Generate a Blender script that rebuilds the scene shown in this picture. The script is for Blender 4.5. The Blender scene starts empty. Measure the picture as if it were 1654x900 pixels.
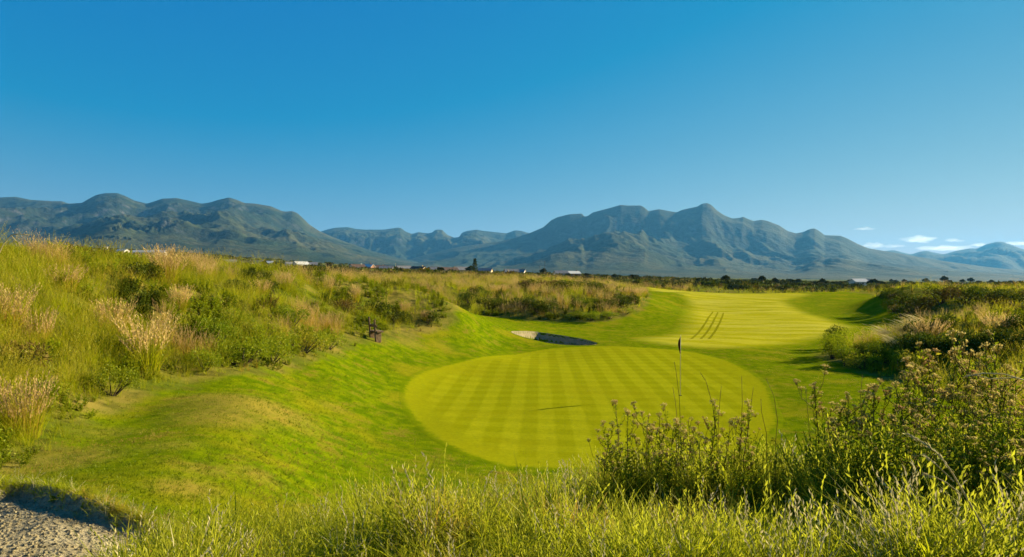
import bpy, math, random
import numpy as np
from mathutils import Vector

random.seed(7)
rng = np.random.default_rng(7)
R = math.radians
S = bpy.context.scene
COL = S.collection

# ------------------------------------------------------------------ camera
F = 1000.0          # focal length in pixels of the 1654 x 900 photograph
ZC = 4.7            # eye height above the putting green
cam = bpy.data.cameras.new('camera')
cam.sensor_width = 36.0
cam.lens = 36.0 * F / 1654.0
cam.clip_start = 0.1
cam.clip_end = 120000.0
cam_ob = bpy.data.objects.new('camera', cam)
COL.objects.link(cam_ob)
cam_ob.location = (0, 0, ZC)
cam_ob.rotation_euler = (R(90), 0, 0)
S.camera = cam_ob

# ------------------------------------------------------------------ sky and sun
SUN_AZ, SUN_EL = R(64), R(19.5)          # azimuth from +Y towards +X
world = bpy.data.worlds.new('World')
S.world = world
world.use_nodes = True
wn = world.node_tree
for n in list(wn.nodes):
    wn.nodes.remove(n)
w_out = wn.nodes.new('ShaderNodeOutputWorld')
w_bg = wn.nodes.new('ShaderNodeBackground')
w_sky = wn.nodes.new('ShaderNodeTexSky')
w_sky.sky_type = 'NISHITA'
w_sky.sun_disc = False
w_sky.sun_elevation = SUN_EL
w_sky.sun_rotation = SUN_AZ
w_sky.altitude = 300.0
w_sky.air_density = 1.0
w_sky.dust_density = 0.0
w_sky.ozone_density = 3.0
w_bg.inputs['Strength'].default_value = 0.05
# tone of the photograph's sky: each channel gets its own gain and gamma, over the whole dome alike
w_sep = wn.nodes.new('ShaderNodeSeparateColor')
w_com = wn.nodes.new('ShaderNodeCombineColor')
wn.links.new(w_sky.outputs[0], w_sep.inputs[0])
def w_math(op, a, b):
    m = wn.nodes.new('ShaderNodeMath'); m.operation = op
    wn.links.new(a, m.inputs[0]); m.inputs[1].default_value = b
    return m.outputs[0]
w_r = w_math('MAXIMUM', w_math('MULTIPLY', w_math('SUBTRACT', w_sep.outputs[0], 1.45), 0.74), 0.0)
w_g = w_math('MULTIPLY', w_math('POWER', w_sep.outputs[1], 0.7), 0.86)
w_b = w_math('MULTIPLY', w_math('POWER', w_sep.outputs[2], 0.12), 2.85)
for k, q in enumerate((w_r, w_g, w_b)):
    wn.links.new(q, w_com.inputs[k])
wn.links.new(w_com.outputs[0], w_bg.inputs['Color'])
wn.links.new(w_bg.outputs[0], w_out.inputs['Surface'])

sun = bpy.data.lights.new('sun', 'SUN')
sun.energy = 5.0
sun.angle = R(0.5)
sun.color = (1.0, 0.86, 0.55)
sun_ob = bpy.data.objects.new('sun', sun)
COL.objects.link(sun_ob)
SUN_DIR = Vector((math.sin(SUN_AZ) * math.cos(SUN_EL), math.cos(SUN_AZ) * math.cos(SUN_EL), math.sin(SUN_EL)))
sun_ob.rotation_euler = SUN_DIR.to_track_quat('Z', 'Y').to_euler()
sun_ob.location = (60, 30, 40)

S.view_settings.view_transform = 'Standard'
S.view_settings.look = 'None'
S.view_settings.gamma = 1.0
S.view_settings.use_curve_mapping = False
S.view_settings.exposure = 1.62
S.render.engine = 'CYCLES'
S.cycles.use_denoising = True
S.cycles.use_adaptive_sampling = True
S.cycles.adaptive_threshold = 0.02
S.cycles.max_bounces = 5
S.cycles.diffuse_bounces = 2
S.cycles.glossy_bounces = 2
S.cycles.transmission_bounces = 4
S.cycles.transparent_max_bounces = 8
S.cycles.volume_bounces = 0
S.cycles.sample_clamp_indirect = 4.0

# ------------------------------------------------------------------ helpers
def tag(o, label=None, cat=None, group=None, kind=None):
    if label: o['label'] = label
    if cat: o['category'] = cat
    if group: o['group'] = group
    if kind: o['kind'] = kind
    return o

def hex_lin(r, g, b):
    f = lambda c: (c / 255 / 12.92) if c / 255 <= 0.04045 else ((c / 255 + 0.055) / 1.055) ** 2.4
    k = 0.78                                   # albedo scale for the exposure used
    return (f(r) * k, f(g) * k, f(b) * k, 1.0)

class N:
    """small wrapper for building node materials"""
    def __init__(self, name):
        self.m = bpy.data.materials.new(name)
        self.m.use_nodes = True
        self.t = self.m.node_tree
        for n in list(self.t.nodes):
            self.t.nodes.remove(n)
        self.out = self.t.nodes.new('ShaderNodeOutputMaterial')
    def n(self, typ, **kw):
        nd = self.t.nodes.new('ShaderNode' + typ)
        for k, v in kw.items():
            setattr(nd, k, v)
        return nd
    def set(self, sock, v):
        if isinstance(v, bpy.types.NodeSocket):
            self.t.links.new(v, sock)
        elif v is not None:
            if hasattr(sock.default_value, '__len__') and not hasattr(v, '__len__'):
                v = (v, v, v)
            sock.default_value = v
    def math(self, op, a, b=None, c=None, clamp=False):
        nd = self.n('Math', operation=op, use_clamp=clamp)
        self.set(nd.inputs[0], a)
        if b is not None: self.set(nd.inputs[1], b)
        if c is not None: self.set(nd.inputs[2], c)
        return nd.outputs[0]
    def mix(self, f, a, b, mode='MIX'):
        nd = self.n('Mix', data_type='RGBA', blend_type=mode)
        self.set(nd.inputs[0], f)
        self.set(nd.inputs[6], a)
        self.set(nd.inputs[7], b)
        return nd.outputs[2]
    def noise(self, vec, scale, detail=3.0, rough=0.55, dist=0.0):
        nd = self.n('TexNoise')
        if vec is not None: self.set(nd.inputs['Vector'], vec)
        nd.inputs['Scale'].default_value = scale
        nd.inputs['Detail'].default_value = detail
        nd.inputs['Roughness'].default_value = rough
        nd.inputs['Distortion'].default_value = dist
        return nd.outputs['Fac']
    def ramp(self, v, lo, hi, a=0.0, b=1.0):
        nd = self.n('MapRange', interpolation_type='SMOOTHSTEP')
        self.set(nd.inputs[0], v)
        nd.inputs[1].default_value = lo; nd.inputs[2].default_value = hi
        nd.inputs[3].default_value = a; nd.inputs[4].default_value = b
        return nd.outputs[0]
    def attr(self, name, typ='GEOMETRY'):
        nd = self.n('Attribute', attribute_type=typ)
        nd.attribute_name = name
        return nd.outputs['Fac']
    def pos(self):
        return self.n('NewGeometry').outputs['Position']
    def vscale(self, vec, s):
        nd = self.n('VectorMath', operation='MULTIPLY')
        self.set(nd.inputs[0], vec); nd.inputs[1].default_value = s
        return nd.outputs[0]
    def sep(self, vec):
        nd = self.n('SeparateXYZ'); self.set(nd.inputs[0], vec)
        return nd.outputs
    def bump(self, h, strength, dist):
        nd = self.n('Bump'); self.set(nd.inputs['Height'], h)
        nd.inputs['Strength'].default_value = strength
        nd.inputs['Distance'].default_value = dist
        return nd.outputs[0]
    def principled(self, col, rough=0.8, normal=None, spec=0.3, metal=0.0):
        nd = self.n('BsdfPrincipled')
        self.set(nd.inputs['Base Color'], col)
        self.set(nd.inputs['Roughness'], rough)
        nd.inputs['Specular IOR Level'].default_value = spec
        nd.inputs['Metallic'].default_value = metal
        if normal is not None: self.set(nd.inputs['Normal'], normal)
        self.t.links.new(nd.outputs[0], self.out.inputs['Surface'])
        return self.m
    def turf(self, col, rough, normal):
        self.principled(col, rough, normal, 0.1)
        b = [n for n in self.t.nodes if n.type == 'BSDF_PRINCIPLED'][0]
        b.inputs['Specular IOR Level'].default_value = 0.0
        b.inputs['Sheen Weight'].default_value = 0.045
        b.inputs['Sheen Roughness'].default_value = 0.55
        b.inputs['Sheen Tint'].default_value = (0.9, 0.9, 0.02, 1)
        return self.m
    def leaf(self, col, trans=0.4, tcol=None, gloss=0.04):
        d = self.n('BsdfDiffuse'); self.set(d.inputs[0], col)
        t = self.n('BsdfTranslucent'); self.set(t.inputs[0], tcol if tcol is not None else col)
        m = self.n('MixShader'); m.inputs[0].default_value = trans
        self.t.links.new(d.outputs[0], m.inputs[1]); self.t.links.new(t.outputs[0], m.inputs[2])
        g = self.n('BsdfGlossy'); g.inputs['Roughness'].default_value = 0.45
        g.inputs['Color'].default_value = (0.85, 0.85, 0.45, 1)
        m2 = self.n('MixShader'); m2.inputs[0].default_value = gloss
        self.t.links.new(m.outputs[0], m2.inputs[1]); self.t.links.new(g.outputs[0], m2.inputs[2])
        self.t.links.new(m2.outputs[0], self.out.inputs['Surface'])
        return self.m

def mesh_np(name, verts, faces, mat=None, smooth=True, attrs=None):
    me = bpy.data.meshes.new(name)
    me.from_pydata([tuple(v) for v in verts] if not isinstance(verts, np.ndarray) else verts.tolist(), [], faces if isinstance(faces, list) else faces.tolist())
    if mat: me.materials.append(mat)
    if smooth: me.polygons.foreach_set('use_smooth', np.ones(len(me.polygons), dtype=bool))
    if attrs:
        for k, v in attrs.items():
            a = me.attributes.new(k, 'FLOAT', 'POINT')
            a.data.foreach_set('value', np.asarray(v, dtype=np.float32))
    me.update()
    return me

def link(name, me, parent=None, loc=(0, 0, 0), rz=0.0, sc=1.0):
    o = bpy.data.objects.new(name, me)
    COL.objects.link(o)
    o.location = loc
    o.rotation_euler = (0, 0, rz)
    o.scale = (sc, sc, sc) if not hasattr(sc, '__len__') else sc
    if parent: o.parent = parent
    return o

def copy_tree(o, parent=None):
    c = o.copy(); COL.objects.link(c); c.parent = parent
    for ch in o.children:
        copy_tree(ch, c)
    return c

# ------------------------------------------------------------------ noise
def _hash(ix, iy, s):
    h = (ix.astype(np.int64) * 374761393 + iy.astype(np.int64) * 668265263 + s * 1442695041) & 0x7fffffff
    h = ((h ^ (h >> 13)) * 1274126177) & 0x7fffffff
    return ((h ^ (h >> 16)) & 0xffffff) / float(0xffffff)

def vnoise(x, y, s=0):
    ix = np.floor(x); iy = np.floor(y)
    fx = x - ix; fy = y - iy
    fx = fx * fx * fx * (fx * (fx * 6 - 15) + 10); fy = fy * fy * fy * (fy * (fy * 6 - 15) + 10)
    a = _hash(ix, iy, s); b = _hash(ix + 1, iy, s); c = _hash(ix, iy + 1, s); d = _hash(ix + 1, iy + 1, s)
    return (a * (1 - fx) + b * fx) * (1 - fy) + (c * (1 - fx) + d * fx) * fy

def fbm(x, y, o=4, s=0):
    t = 0.0; a = 0.5
    for i in range(o):
        t = t + a * vnoise(x, y, s + i); x = x * 2.03 + 17.3; y = y * 2.03 + 9.1; a *= 0.5
    return t

def ridged(x, y, o=4, s=0):
    t = 0.0; a = 0.5
    for i in range(o):
        t = t + a * (1 - np.abs(2 * vnoise(x, y, s + i) - 1)); x = x * 2.1 + 5.7; y = y * 2.1 + 3.3; a *= 0.5
    return t

def sstep(x, a, b):
    t = np.clip((x - a) / (b - a), 0, 1)
    return t * t * (3 - 2 * t)

# ------------------------------------------------------------------ terrain height
def P(px, py, d):
    return ((px - 827) / F * d, d, ZC - (py - 450) / F * d)

CTRL = []
# putting green, nearly flat
for x, y, z in [(0, 16, .06), (4, 16, .02), (-2, 20, .1), (3, 22, 0), (8, 22, 0), (-3.5, 26, .12), (6, 30, 0), (11, 30, .05), (0, 34, .05),
                (6, 40, 0), (12, 38, .02), (-1.5, 38, .2), (9, 26, 0), (13, 32, .1), (3, 28, 0), (1, 24, .02), (8, 35, 0), (9, 19, .05)]:
    CTRL.append((x, y, z))
# fairway beyond
for x, y, z in [(10, 50, .0), (18, 48, -.05), (3, 49, .25), (16, 60, .05), (30, 62, .1), (24, 90, .5), (40, 95, .55), (24, 120, 1.1), (50, 140, 1.2),
                (36, 165, 1.6), (23, 75, .35), (36, 75, .2), (38, 62, .1), (14, 44, 0), (22, 42, 0), (17, 38, .05)]:
    CTRL.append((x, y, z))
# mown slope left of the green
for a in [(420, 760, 9.5), (300, 740, 9), (400, 650, 14), (250, 690, 11.5), (500, 650, 18), (600, 600, 26), (640, 650, 22.5), (600, 720, 15.6), (720, 572, 34.5), (735, 540, 38.5),
          (700, 765, 13.4), (500, 780, 10.6), (400, 830, 7.6), (330, 640, 14.5), (470, 605, 21), (540, 620, 21.5), (660, 560, 33),
          (800, 554, 41.5), (550, 700, 15.7), (640, 690, 18.8)]:
    CTRL.append(P(*a))
# near sand and the bank the camera stands on
for a in [(0, 860, 5.6), (100, 850, 5.7), (60, 800, 6.8), (200, 800, 7.0), (230, 870, 5.9), (600, 850, 6.3), (450, 870, 6.0), (750, 850, 6.2), (-150, 800, 6.5)]:
    CTRL.append(P(*a))
for x, y, z in [(0, 0, 3.1), (-4, 0, 2.95), (4, 0, 3.1), (0, 3, 2.85), (3, 3, 2.85), (-3, 3, 2.7), (6, 5, 2.6), (3, 5, 2.55), (0, 5, 2.55),
                (3, 8, 1.75), (0, 8, 1.6), (4, 11, .65), (0, 11, .6), (-2, 9, 1.15), (6, 8, 2.0), (9, 10, 1.9), (8, 14, .55), (12, 18, .3), (14, 23, .12), (12, 12, 1.7),
                (18, 16, 1.6), (20, 22, .9), (10, 5, 2.8), (12, 0, 3.2), (-10, 2, 2.8)]:
    CTRL.append((x, y, z))
# edge of the left rough
for a in [(30, 765, 8), (180, 662, 13), (300, 620, 16.5), (420, 598, 19.5), (530, 573, 25), (600, 550, 31), (700, 530, 38)]:
    CTRL.append(P(*a))
# left bank (ground below the long grass)
for a in [(0, 640, 11), (0, 520, 13.5), (-200, 560, 12), (0, 437, 16), (-250, 430, 16), (100, 600, 13.5), (100, 500, 16), (110, 432, 20), (200, 520, 18), (200, 437, 23),
          (300, 530, 20), (300, 447, 27), (400, 520, 24), (400, 453, 31), (480, 515, 29), (480, 457, 34), (540, 500, 35), (560, 463, 40), (640, 500, 40),
          (640, 470, 45), (700, 492, 42), (738, 500, 42), (700, 480, 46), (600, 525, 34.5)]:
    CTRL.append(P(*a))
# hump at the end of the bank, hollow behind it
for a in [(770, 520, 43), (800, 534, 44), (765, 508, 50), (790, 512, 58), (700, 482, 52), (600, 470, 55), (400, 462, 45), (150, 450, 34), (0, 447, 26)]:
    CTRL.append(P(*a))
# centre mound
for a in [(780, 508, 63), (850, 516, 60), (900, 521, 59), (980, 519, 60), (1030, 505, 66), (1052, 485, 80), (1060, 470, 110), (850, 493, 66), (920, 489, 67),
          (1000, 490, 68), (1030, 478, 76), (850, 477, 78), (950, 474, 80), (1010, 470, 86), (900, 466, 92), (780, 483, 78), (720, 470, 80), (760, 466, 100)]:
    CTRL.append(P(*a))
# field beyond
for a in [(650, 455, 130), (800, 455, 150), (950, 458, 150), (1040, 463, 150), (1100, 470, 190), (1250, 472, 210), (1400, 474, 190), (1250, 466, 270), (1500, 470, 160),
          (400, 452, 120), (200, 445, 110), (0, 440, 100), (-250, 440, 60)]:
    CTRL.append(P(*a))
# right mounds
for x, y, z in [(58, 95, 2.6), (62, 85, 2.9), (60, 75, 2.7), (72, 92, 3.1), (48.5, 71, 2.3), (46, 83, .3), (51, 95, .5), (40.5, 67, .15), (43.5, 75, .25), (53, 86, 3.2), (51, 79, 3.1), (54.5, 91, 2.5), (80, 70, 3.0), (62, 104, 1.6), (56, 104, .7), (49, 88, .7), (48.5, 83, 1.5), (46.5, 76, 1.5),
                (19.3, 37, .12), (21.5, 36, .9), (24, 35, 1.7), (26.5, 34, 2.2), (30, 36, 2.5), (22, 31, .5), (24, 28, .9), (28, 28, 2.0), (34, 33, 3.0), (19, 32, .1), (16.5, 29, .05),
                (26, 42, .9), (32, 46, 1.0), (40, 52, .9), (42, 44, 2.6), (30, 20, 2.4), (60, 120, 1.8), (55, 60, 1.4)]:
    CTRL.append((x, y, z))
# distance
for a in [(-400, 415, 500), (0, 412, 600), (250, 420, 600), (450, 432, 450), (620, 439, 450), (800, 444, 450), (1000, 450, 450), (1200, 458, 450), (1400, 462, 400), (1650, 463, 400), (2000, 463, 400),
          (0, 400, 900), (250, 408, 900), (500, 428, 900), (800, 441, 1000), (1200, 455, 1200), (1650, 459, 1200), (-400, 400, 900), (2100, 459, 1200),
          (-400, 405, 3000), (0, 408, 3000), (400, 422, 3000), (800, 441, 3000), (1200, 450, 3000), (1650, 456, 3000), (2100, 456, 3000),
          (-400, 425, 12000), (0, 428, 12000), (800, 443, 12000), (1650, 453, 12000), (2100, 453, 12000)]:
    CTRL.append(P(*a))
CTRL = np.array(CTRL)

def warp(x, y):
    yy = np.maximum(y, -3.0) + 6.0
    return x / yy * 1.6, np.log(yy)

def _phi(r2):
    return r2 * np.log(r2 + 1e-9)

cu, cv = warp(CTRL[:, 0], CTRL[:, 1])
n_c = len(CTRL)
K = _phi((cu[:, None] - cu[None]) ** 2 + (cv[:, None] - cv[None]) ** 2) + np.eye(n_c) * 0.002
PM = np.stack([np.ones(n_c), cu, cv], 1)
A = np.block([[K, PM], [PM.T, np.zeros((3, 3))]])
# solve for z divided by a depth scale so that far control points do not swamp near ones
def zscale(y):
    return 1.0 + np.maximum(y, 0) / 80.0
SOL = np.linalg.solve(A, np.concatenate([CTRL[:, 2] / zscale(CTRL[:, 1]), np.zeros(3)]))

def h_base(x, y):
    x = np.asarray(x, float).ravel(); y = np.asarray(y, float).ravel()
    u, v = warp(x, y)
    z = np.empty_like(u)
    for i in range(0, len(u), 20000):
        s = slice(i, i + 20000)
        k = _phi((u[s, None] - cu[None]) ** 2 + (v[s, None] - cv[None]) ** 2)
        z[s] = k @ SOL[:n_c] + SOL[n_c] + SOL[n_c + 1] * u[s] + SOL[n_c + 2] * v[s]
    return z * zscale(y)

def ground_hit(px, py, dmin=2.5, dmax=900.0):
    d = np.exp(np.linspace(math.log(dmin), math.log(dmax), 1400))
    x = (px - 827) / F * d
    gap = ZC - (py - 450) / F * d - h_base(x, d)
    k = np.argmax(gap < 0)
    if gap[k] >= 0: k = len(d) - 1
    return float(x[k]), float(d[k])

def poly_from_px(lst):
    out = []
    for a in lst:
        if a[0] == 'w': out.append((a[1], a[2]))
        else: out.append(ground_hit(*a))
    return np.array(out)

def smooth_closed(p, n=260):
    """closed Catmull-Rom through the points, resampled"""
    m = len(p); out = []
    per = max(2, n // m)
    for i in range(m):
        p0, p1, p2, p3 = p[(i - 1) % m], p[i], p[(i + 1) % m], p[(i + 2) % m]
        for k in range(per):
            t = k / per
            out.append(0.5 * ((2 * p1) + (-p0 + p2) * t + (2 * p0 - 5 * p1 + 4 * p2 - p3) * t * t + (-p0 + 3 * p1 - 3 * p2 + p3) * t ** 3))
    return np.array(out)

def sdist(x, y, poly):
    """signed distance to a closed polygon, positive inside"""
    x = np.asarray(x, float); y = np.asarray(y, float)
    best = np.full(x.shape, 1e9); inside = np.zeros(x.shape, bool)
    m = len(poly)
    for i in range(m):
        ax, ay = poly[i]; bx, by = poly[(i + 1) % m]
        dx, dy = bx - ax, by - ay
        t = np.clip(((x - ax) * dx + (y - ay) * dy) / (dx * dx + dy * dy + 1e-12), 0, 1)
        best = np.minimum(best, (x - ax - t * dx) ** 2 + (y - ay - t * dy) ** 2)
        if by != ay:
            c = (ay > y) != (by > y)
            inside ^= c & (x < (bx - ax) * (y - ay) / (by - ay) + ax)
    return np.where(inside, 1, -1) * np.sqrt(best)

def grow(a, p):
    t = np.roll(p, -1, 0) - np.roll(p, 1, 0)
    nrm = np.column_stack([t[:, 1], -t[:, 0]]) / np.linalg.norm(t, axis=1)[:, None]
    q = p + nrm * a
    return q if abs(area(q)) > abs(area(p)) else p - nrm * a
def area(p):
    return .5 * np.sum(p[:, 0] * np.roll(p[:, 1], -1) - p[:, 1] * np.roll(p[:, 0], -1))

# outlines, read off the photograph and dropped on to the ground
MOWN = poly_from_px([(-60, 800), (20, 772), (90, 722), (180, 664), (290, 628), (420, 604), (530, 580), (585, 556), (650, 546), (705, 534), (737, 520),
                     ('w', -3.6, 41), ('w', -4.0, 46), ('w', -4.5, 56), ('w', -2, 60), (830, 515), (900, 521), (980, 519), (1022, 506), (1045, 488),
                     ('w', 24, 108), ('w', 27, 140), ('w', 31, 172), ('w', 52, 178), ('w', 70, 150), ('w', 67, 114), ('w', 57, 100), ('w', 51.8, 87), ('w', 49, 79), ('w', 46, 72), ('w', 39, 59),
                     ('w', 28, 48), ('w', 22, 42), ('w', 18.7, 38), ('w', 17.8, 34), ('w', 17, 29), ('w', 17, 24), ('w', 13, 18), ('w', 9, 14.5), ('w', 5, 11.5), ('w', 1.5, 10.2),
                     ('w', -0.6, 8.8), ('w', -1.6, 7.4), ('w', -2.5, 6.4), ('w', -3.1, 5.6), ('w', -3.4, 4.6), ('w', -8, 3.5), ('w', -11, 5.5)])
MOWN_S = smooth_closed(MOWN, 240)
GREEN = grow(0.35, smooth_closed(poly_from_px([(650, 640), (662, 612), (720, 590), (800, 574), (880, 565), (960, 560), (1040, 562), (1110, 568), (1165, 580), (1205, 597), (1238, 622),
                                    (1250, 655), ('w', 8.6, 20), ('w', 6.5, 17), ('w', 3.4, 15.4), (850, 757), (790, 747), (735, 727), (690, 700), (662, 670)]), 240))
FAIR = smooth_closed(poly_from_px([(1000, 548), (1060, 538), (1085, 512), (1095, 490), (1085, 476), ('w', 33, 165), ('w', 50, 165), ('w', 60, 125), ('w', 48, 104), ('w', 42.5, 86),
                                   ('w', 38, 72), (1405, 530), (1370, 545), (1290, 562), (1180, 567), (1080, 562)]), 240)
SAND_NEAR = smooth_closed(poly_from_px([(-60, 800), (0, 792), (45, 789), (95, 797), (135, 811), (180, 829), (215, 845), (252, 857), (264, 874), (248, 892), ('w', -3.35, 4.8), ('w', -3.6, 4.2), ('w', -4.6, 3.6),
                                        ('w', -6.5, 3.6), ('w', -7.6, 5.0)]), 180)
SAND_POT = smooth_closed(poly_from_px([(826, 536), (862, 536), (900, 541), (940, 548), (964, 555), (945, 558), (900, 556), (865, 550), (840, 543)]), 120)

def height(x, y, full=True):
    x = np.asarray(x, float); y = np.asarray(y, float)
    shp = x.shape
    x = x.ravel(); y = y.ravel()
    z = h_base(x, y)
    near = (y < 260) & (y > -20)
    if near.any():
        xn, yn = x[near], y[near]
        m = sdist(xn, yn, MOWN_S)
        rough = sstep(-m, 0.3, 3.0)
        r = np.hypot(xn, yn)
        fade = sstep(r, 3, 9)
        zz = z[near]
        zz = zz + rough * fade * ((fbm(xn / 2.6, yn / 2.6, 3, 11) - 0.44) * 0.7 + (fbm(xn / 5.5 + 3.7, yn / 6.5, 2, 131) - 0.38) * 1.5 * sstep(-m, .8, 4.0) * sstep(r, 8, 14) * (1 - .5 * sstep(r, 24, 60)) + (fbm(xn / 9, yn / 9, 2, 31) - 0.38) * 1.7 * sstep(r, 40, 80))
        zz = zz + (1 - rough) * (fbm(xn / 5, yn / 5, 3, 5) - 0.44) * 0.10 * sstep(-sdist(xn, yn, GREEN), -.5, 3)
        zz = zz + (1 - rough) * sstep(m, 0.0, .6) * (fbm(xn / .5, yn / .5, 2, 15) - 0.37) * 0.035 * sstep(-sdist(xn, yn, GREEN), .5, 3) * sstep(-r, -24, -12)
        # bunkers
        sn = sdist(xn, yn, SAND_NEAR)
        zz = zz - 0.11 * sstep(sn + (fbm(xn * 3, yn * 3, 2, 3) - .4) * 0.16, -0.02, 0.16) + 0.05 * sstep(sn, -0.5, -0.02) * (1 - sstep(sn, -0.02, 0.1))
        zz = zz + sstep(sn, .1, .5) * ((fbm(xn * 2.2, yn * 2.2, 2, 44) - .37) * 0.14)
        sp = sdist(xn, yn, SAND_POT)
        zz = zz - 0.75 * sstep(sp, 0.0, 0.35)
        z[near] = zz
    return z.reshape(shp)

def hz(x, y):
    return float(height(np.array([x]), np.array([y]))[0])

# ------------------------------------------------------------------ materials of the setting
def lawn_colour(M, p):
    n1 = M.noise(p, 0.35, 4); n2 = M.noise(p, 2.2, 4); n3 = M.noise(p, 26, 3, 0.7)
    lawn = M.mix(M.ramp(n2, 0.35, 0.65), hex_lin(88, 114, 4), hex_lin(128, 142, 7))
    lawn = M.mix(M.ramp(n1, 0.48, 0.68, 0, 0.75), lawn, hex_lin(156, 146, 26))
    lawn = M.mix(M.ramp(M.noise(p, 1.1, 5, .7), 0.53, 0.70, 0, 0.75), lawn, hex_lin(142, 116, 48))
    return M.mix(M.ramp(n3, 0.3, 0.75), M.mix(0.55, lawn, hex_lin(50, 68, 6)), lawn)

def mat_ground():
    M = N('ground_turf')
    p = M.pos()
    mown = M.attr('mown')
    n1 = M.noise(p, 0.35, 4); n2 = M.noise(p, 2.2, 4); n3 = M.noise(p, 26, 3, 0.7)
    lawn = lawn_colour(M, p)
    under = M.mix(M.ramp(n1, 0.35, 0.65), hex_lin(84, 98, 24), hex_lin(138, 122, 58))
    under = M.mix(M.ramp(n2, 0.4, 0.7, 0, 0.7), under, hex_lin(66, 70, 26))
    # distant country: patches of olive veld, tawny scrub and dark bush
    ps = M.vscale(p, (1.0, 0.35, 1.0))
    far1 = M.noise(ps, 0.012, 5, 0.62); far2 = M.noise(ps, 0.05, 4)
    farc = M.mix(M.ramp(far1, 0.4, 0.6), hex_lin(104, 96, 52), hex_lin(70, 80, 40))
    farc = M.mix(M.ramp(far2, 0.5, 0.65, 0, 0.7), farc, hex_lin(44, 54, 30))
    dist = M.ramp(M.sep(p)[1], 120, 320)
    under = M.mix(dist, under, farc)
    lawn = M.mix(M.ramp(M.math('MULTIPLY', M.attr('dry'), M.math('MULTIPLY_ADD', M.noise(p, 7, 4, .7), 1.6, .2)), .2, .9, 0, .6), lawn, hex_lin(156, 130, 60))
    col = M.mix(mown, under, lawn)
    b = M.bump(M.math('ADD', M.math('MULTIPLY', n3, 0.6), M.noise(p, 90, 2)), 0.55, 0.03)
    return M.turf(col, 0.9, b)

def mat_green():
    M = N('putting_turf')
    p = M.pos(); x, y, z = M.sep(p)
    xs = M.math('ADD', M.math('SUBTRACT', x, M.math('MULTIPLY', y, 0.046)), M.math('MULTIPLY', M.noise(p, .5, 2), 0.16))
    ys = M.math('ADD', M.math('ADD', y, M.math('MULTIPLY', x, 0.05)), M.math('MULTIPLY', M.noise(p, .6, 2), 0.2))
    sx = M.math('MULTIPLY_ADD', M.math('SINE', M.math('MULTIPLY', xs, 2 * math.pi / 1.07)), 1.6, 0.5, clamp=True)
    sy = M.math('MULTIPLY_ADD', M.math('SINE', M.math('MULTIPLY', ys, 2 * math.pi / 1.3)), 1.6, 0.5, clamp=True)
    pat = M.math('MULTIPLY', M.math('ADD', M.math('MULTIPLY', sx, 0.62), M.math('MULTIPLY', sy, 0.38)), M.attr('inner'))
    pat = M.math('ADD', pat, M.math('MULTIPLY', M.math('SUBTRACT', 1.0, M.attr('inner')), 0.42))
    col = M.mix(pat, hex_lin(136, 138, 8), hex_lin(160, 160, 20))
    n1 = M.noise(p, 0.22, 4, .6); n2 = M.noise(p, 3, 4)
    col = M.mix(M.ramp(n1, 0.42, 0.68, 0, .5), col, hex_lin(142, 136, 14))
    col = M.mix(M.ramp(n2, .3, .7, 0, .22), col, hex_lin(112, 124, 16))
    col = M.mix(M.ramp(M.math('ADD', M.attr('edge'), M.math('MULTIPLY', M.math('SUBTRACT', M.noise(p, 5, 4), .5), .9)), .3, .8), M.mix(.35, lawn_colour(M, p), hex_lin(104, 124, 4)), col)
    gr_ = M.math('ADD', M.math('MULTIPLY', M.noise(p, 9, 4, .7), .5), M.math('MULTIPLY', M.noise(p, 45, 3, .7), .5))
    col = M.mix(M.ramp(gr_, .36, .6, .34, 0), col, hex_lin(84, 92, 4))
    b = M.bump(M.noise(p, 60, 3), 0.4, 0.02)
    return M.turf(col, 0.85, b)

def mat_fair():
    M = N('fairway_turf')
    p = M.pos(); x, y, z = M.sep(p)
    q = M.math('ADD', M.math('ADD', y, M.math('MULTIPLY', x, 0.22)), M.math('MULTIPLY', M.noise(p, .08, 3), 14.0))
    s = M.math('MULTIPLY_ADD', M.math('SINE', M.math('MULTIPLY', q, 2 * math.pi / 4.4)), 1.1, 0.5, clamp=True)
    col = M.mix(s, hex_lin(164, 158, 24), hex_lin(180, 172, 46))
    nb = M.noise(M.vscale(p, (0.25, 1.0, 1.0)), 0.32, 4, .6)
    col = M.mix(M.ramp(nb, .44, .68, 0, .8), col, hex_lin(192, 182, 74))
    col = M.mix(M.ramp(M.noise(M.vscale(p, (0.3, 1.0, 1.0)), 0.5, 3), .56, .72, 0, .5), col, hex_lin(112, 118, 22))
    col = M.mix(M.attr('rim'), col, lawn_colour(M, p))
    gr_ = M.math('ADD', M.math('MULTIPLY', M.noise(p, 3, 4, .7), .5), M.math('MULTIPLY', M.noise(p, 14, 3, .7), .5))
    col = M.mix(M.ramp(gr_, .36, .6, .34, 0), col, hex_lin(84, 92, 4))
    b = M.bump(M.noise(p, 30, 3), 0.4, 0.03)
    return M.turf(col, 0.88, b)

def mat_sand():
    M = N('bunker_sand')
    p = M.pos()
    n1 = M.noise(p, 3.0, 4); n2 = M.noise(p, 24, 4, .65); n3 = M.noise(p, 120, 2)
    v = M.n('TexVoronoi'); v.inputs['Scale'].default_value = 17.0
    M.set(v.inputs['Vector'], p)
    col = M.mix(M.ramp(n1, .35, .65), hex_lin(160, 146, 112), hex_lin(178, 164, 130))
    col = M.mix(M.ramp(n2, .48, .68, 0, .6), col, hex_lin(120, 104, 74))
    col = M.mix(M.ramp(n3, .55, .75, 0, .5), col, hex_lin(196, 184, 154))
    hgt = M.math('ADD', M.math('MULTIPLY', v.outputs['Distance'], 0.9), M.math('ADD', M.math('MULTIPLY', n2, 1.2), M.math('MULTIPLY', n3, .3)))
    return M.principled(col, 0.95, M.bump(hgt, 1.0, 0.05), 0.1)

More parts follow.
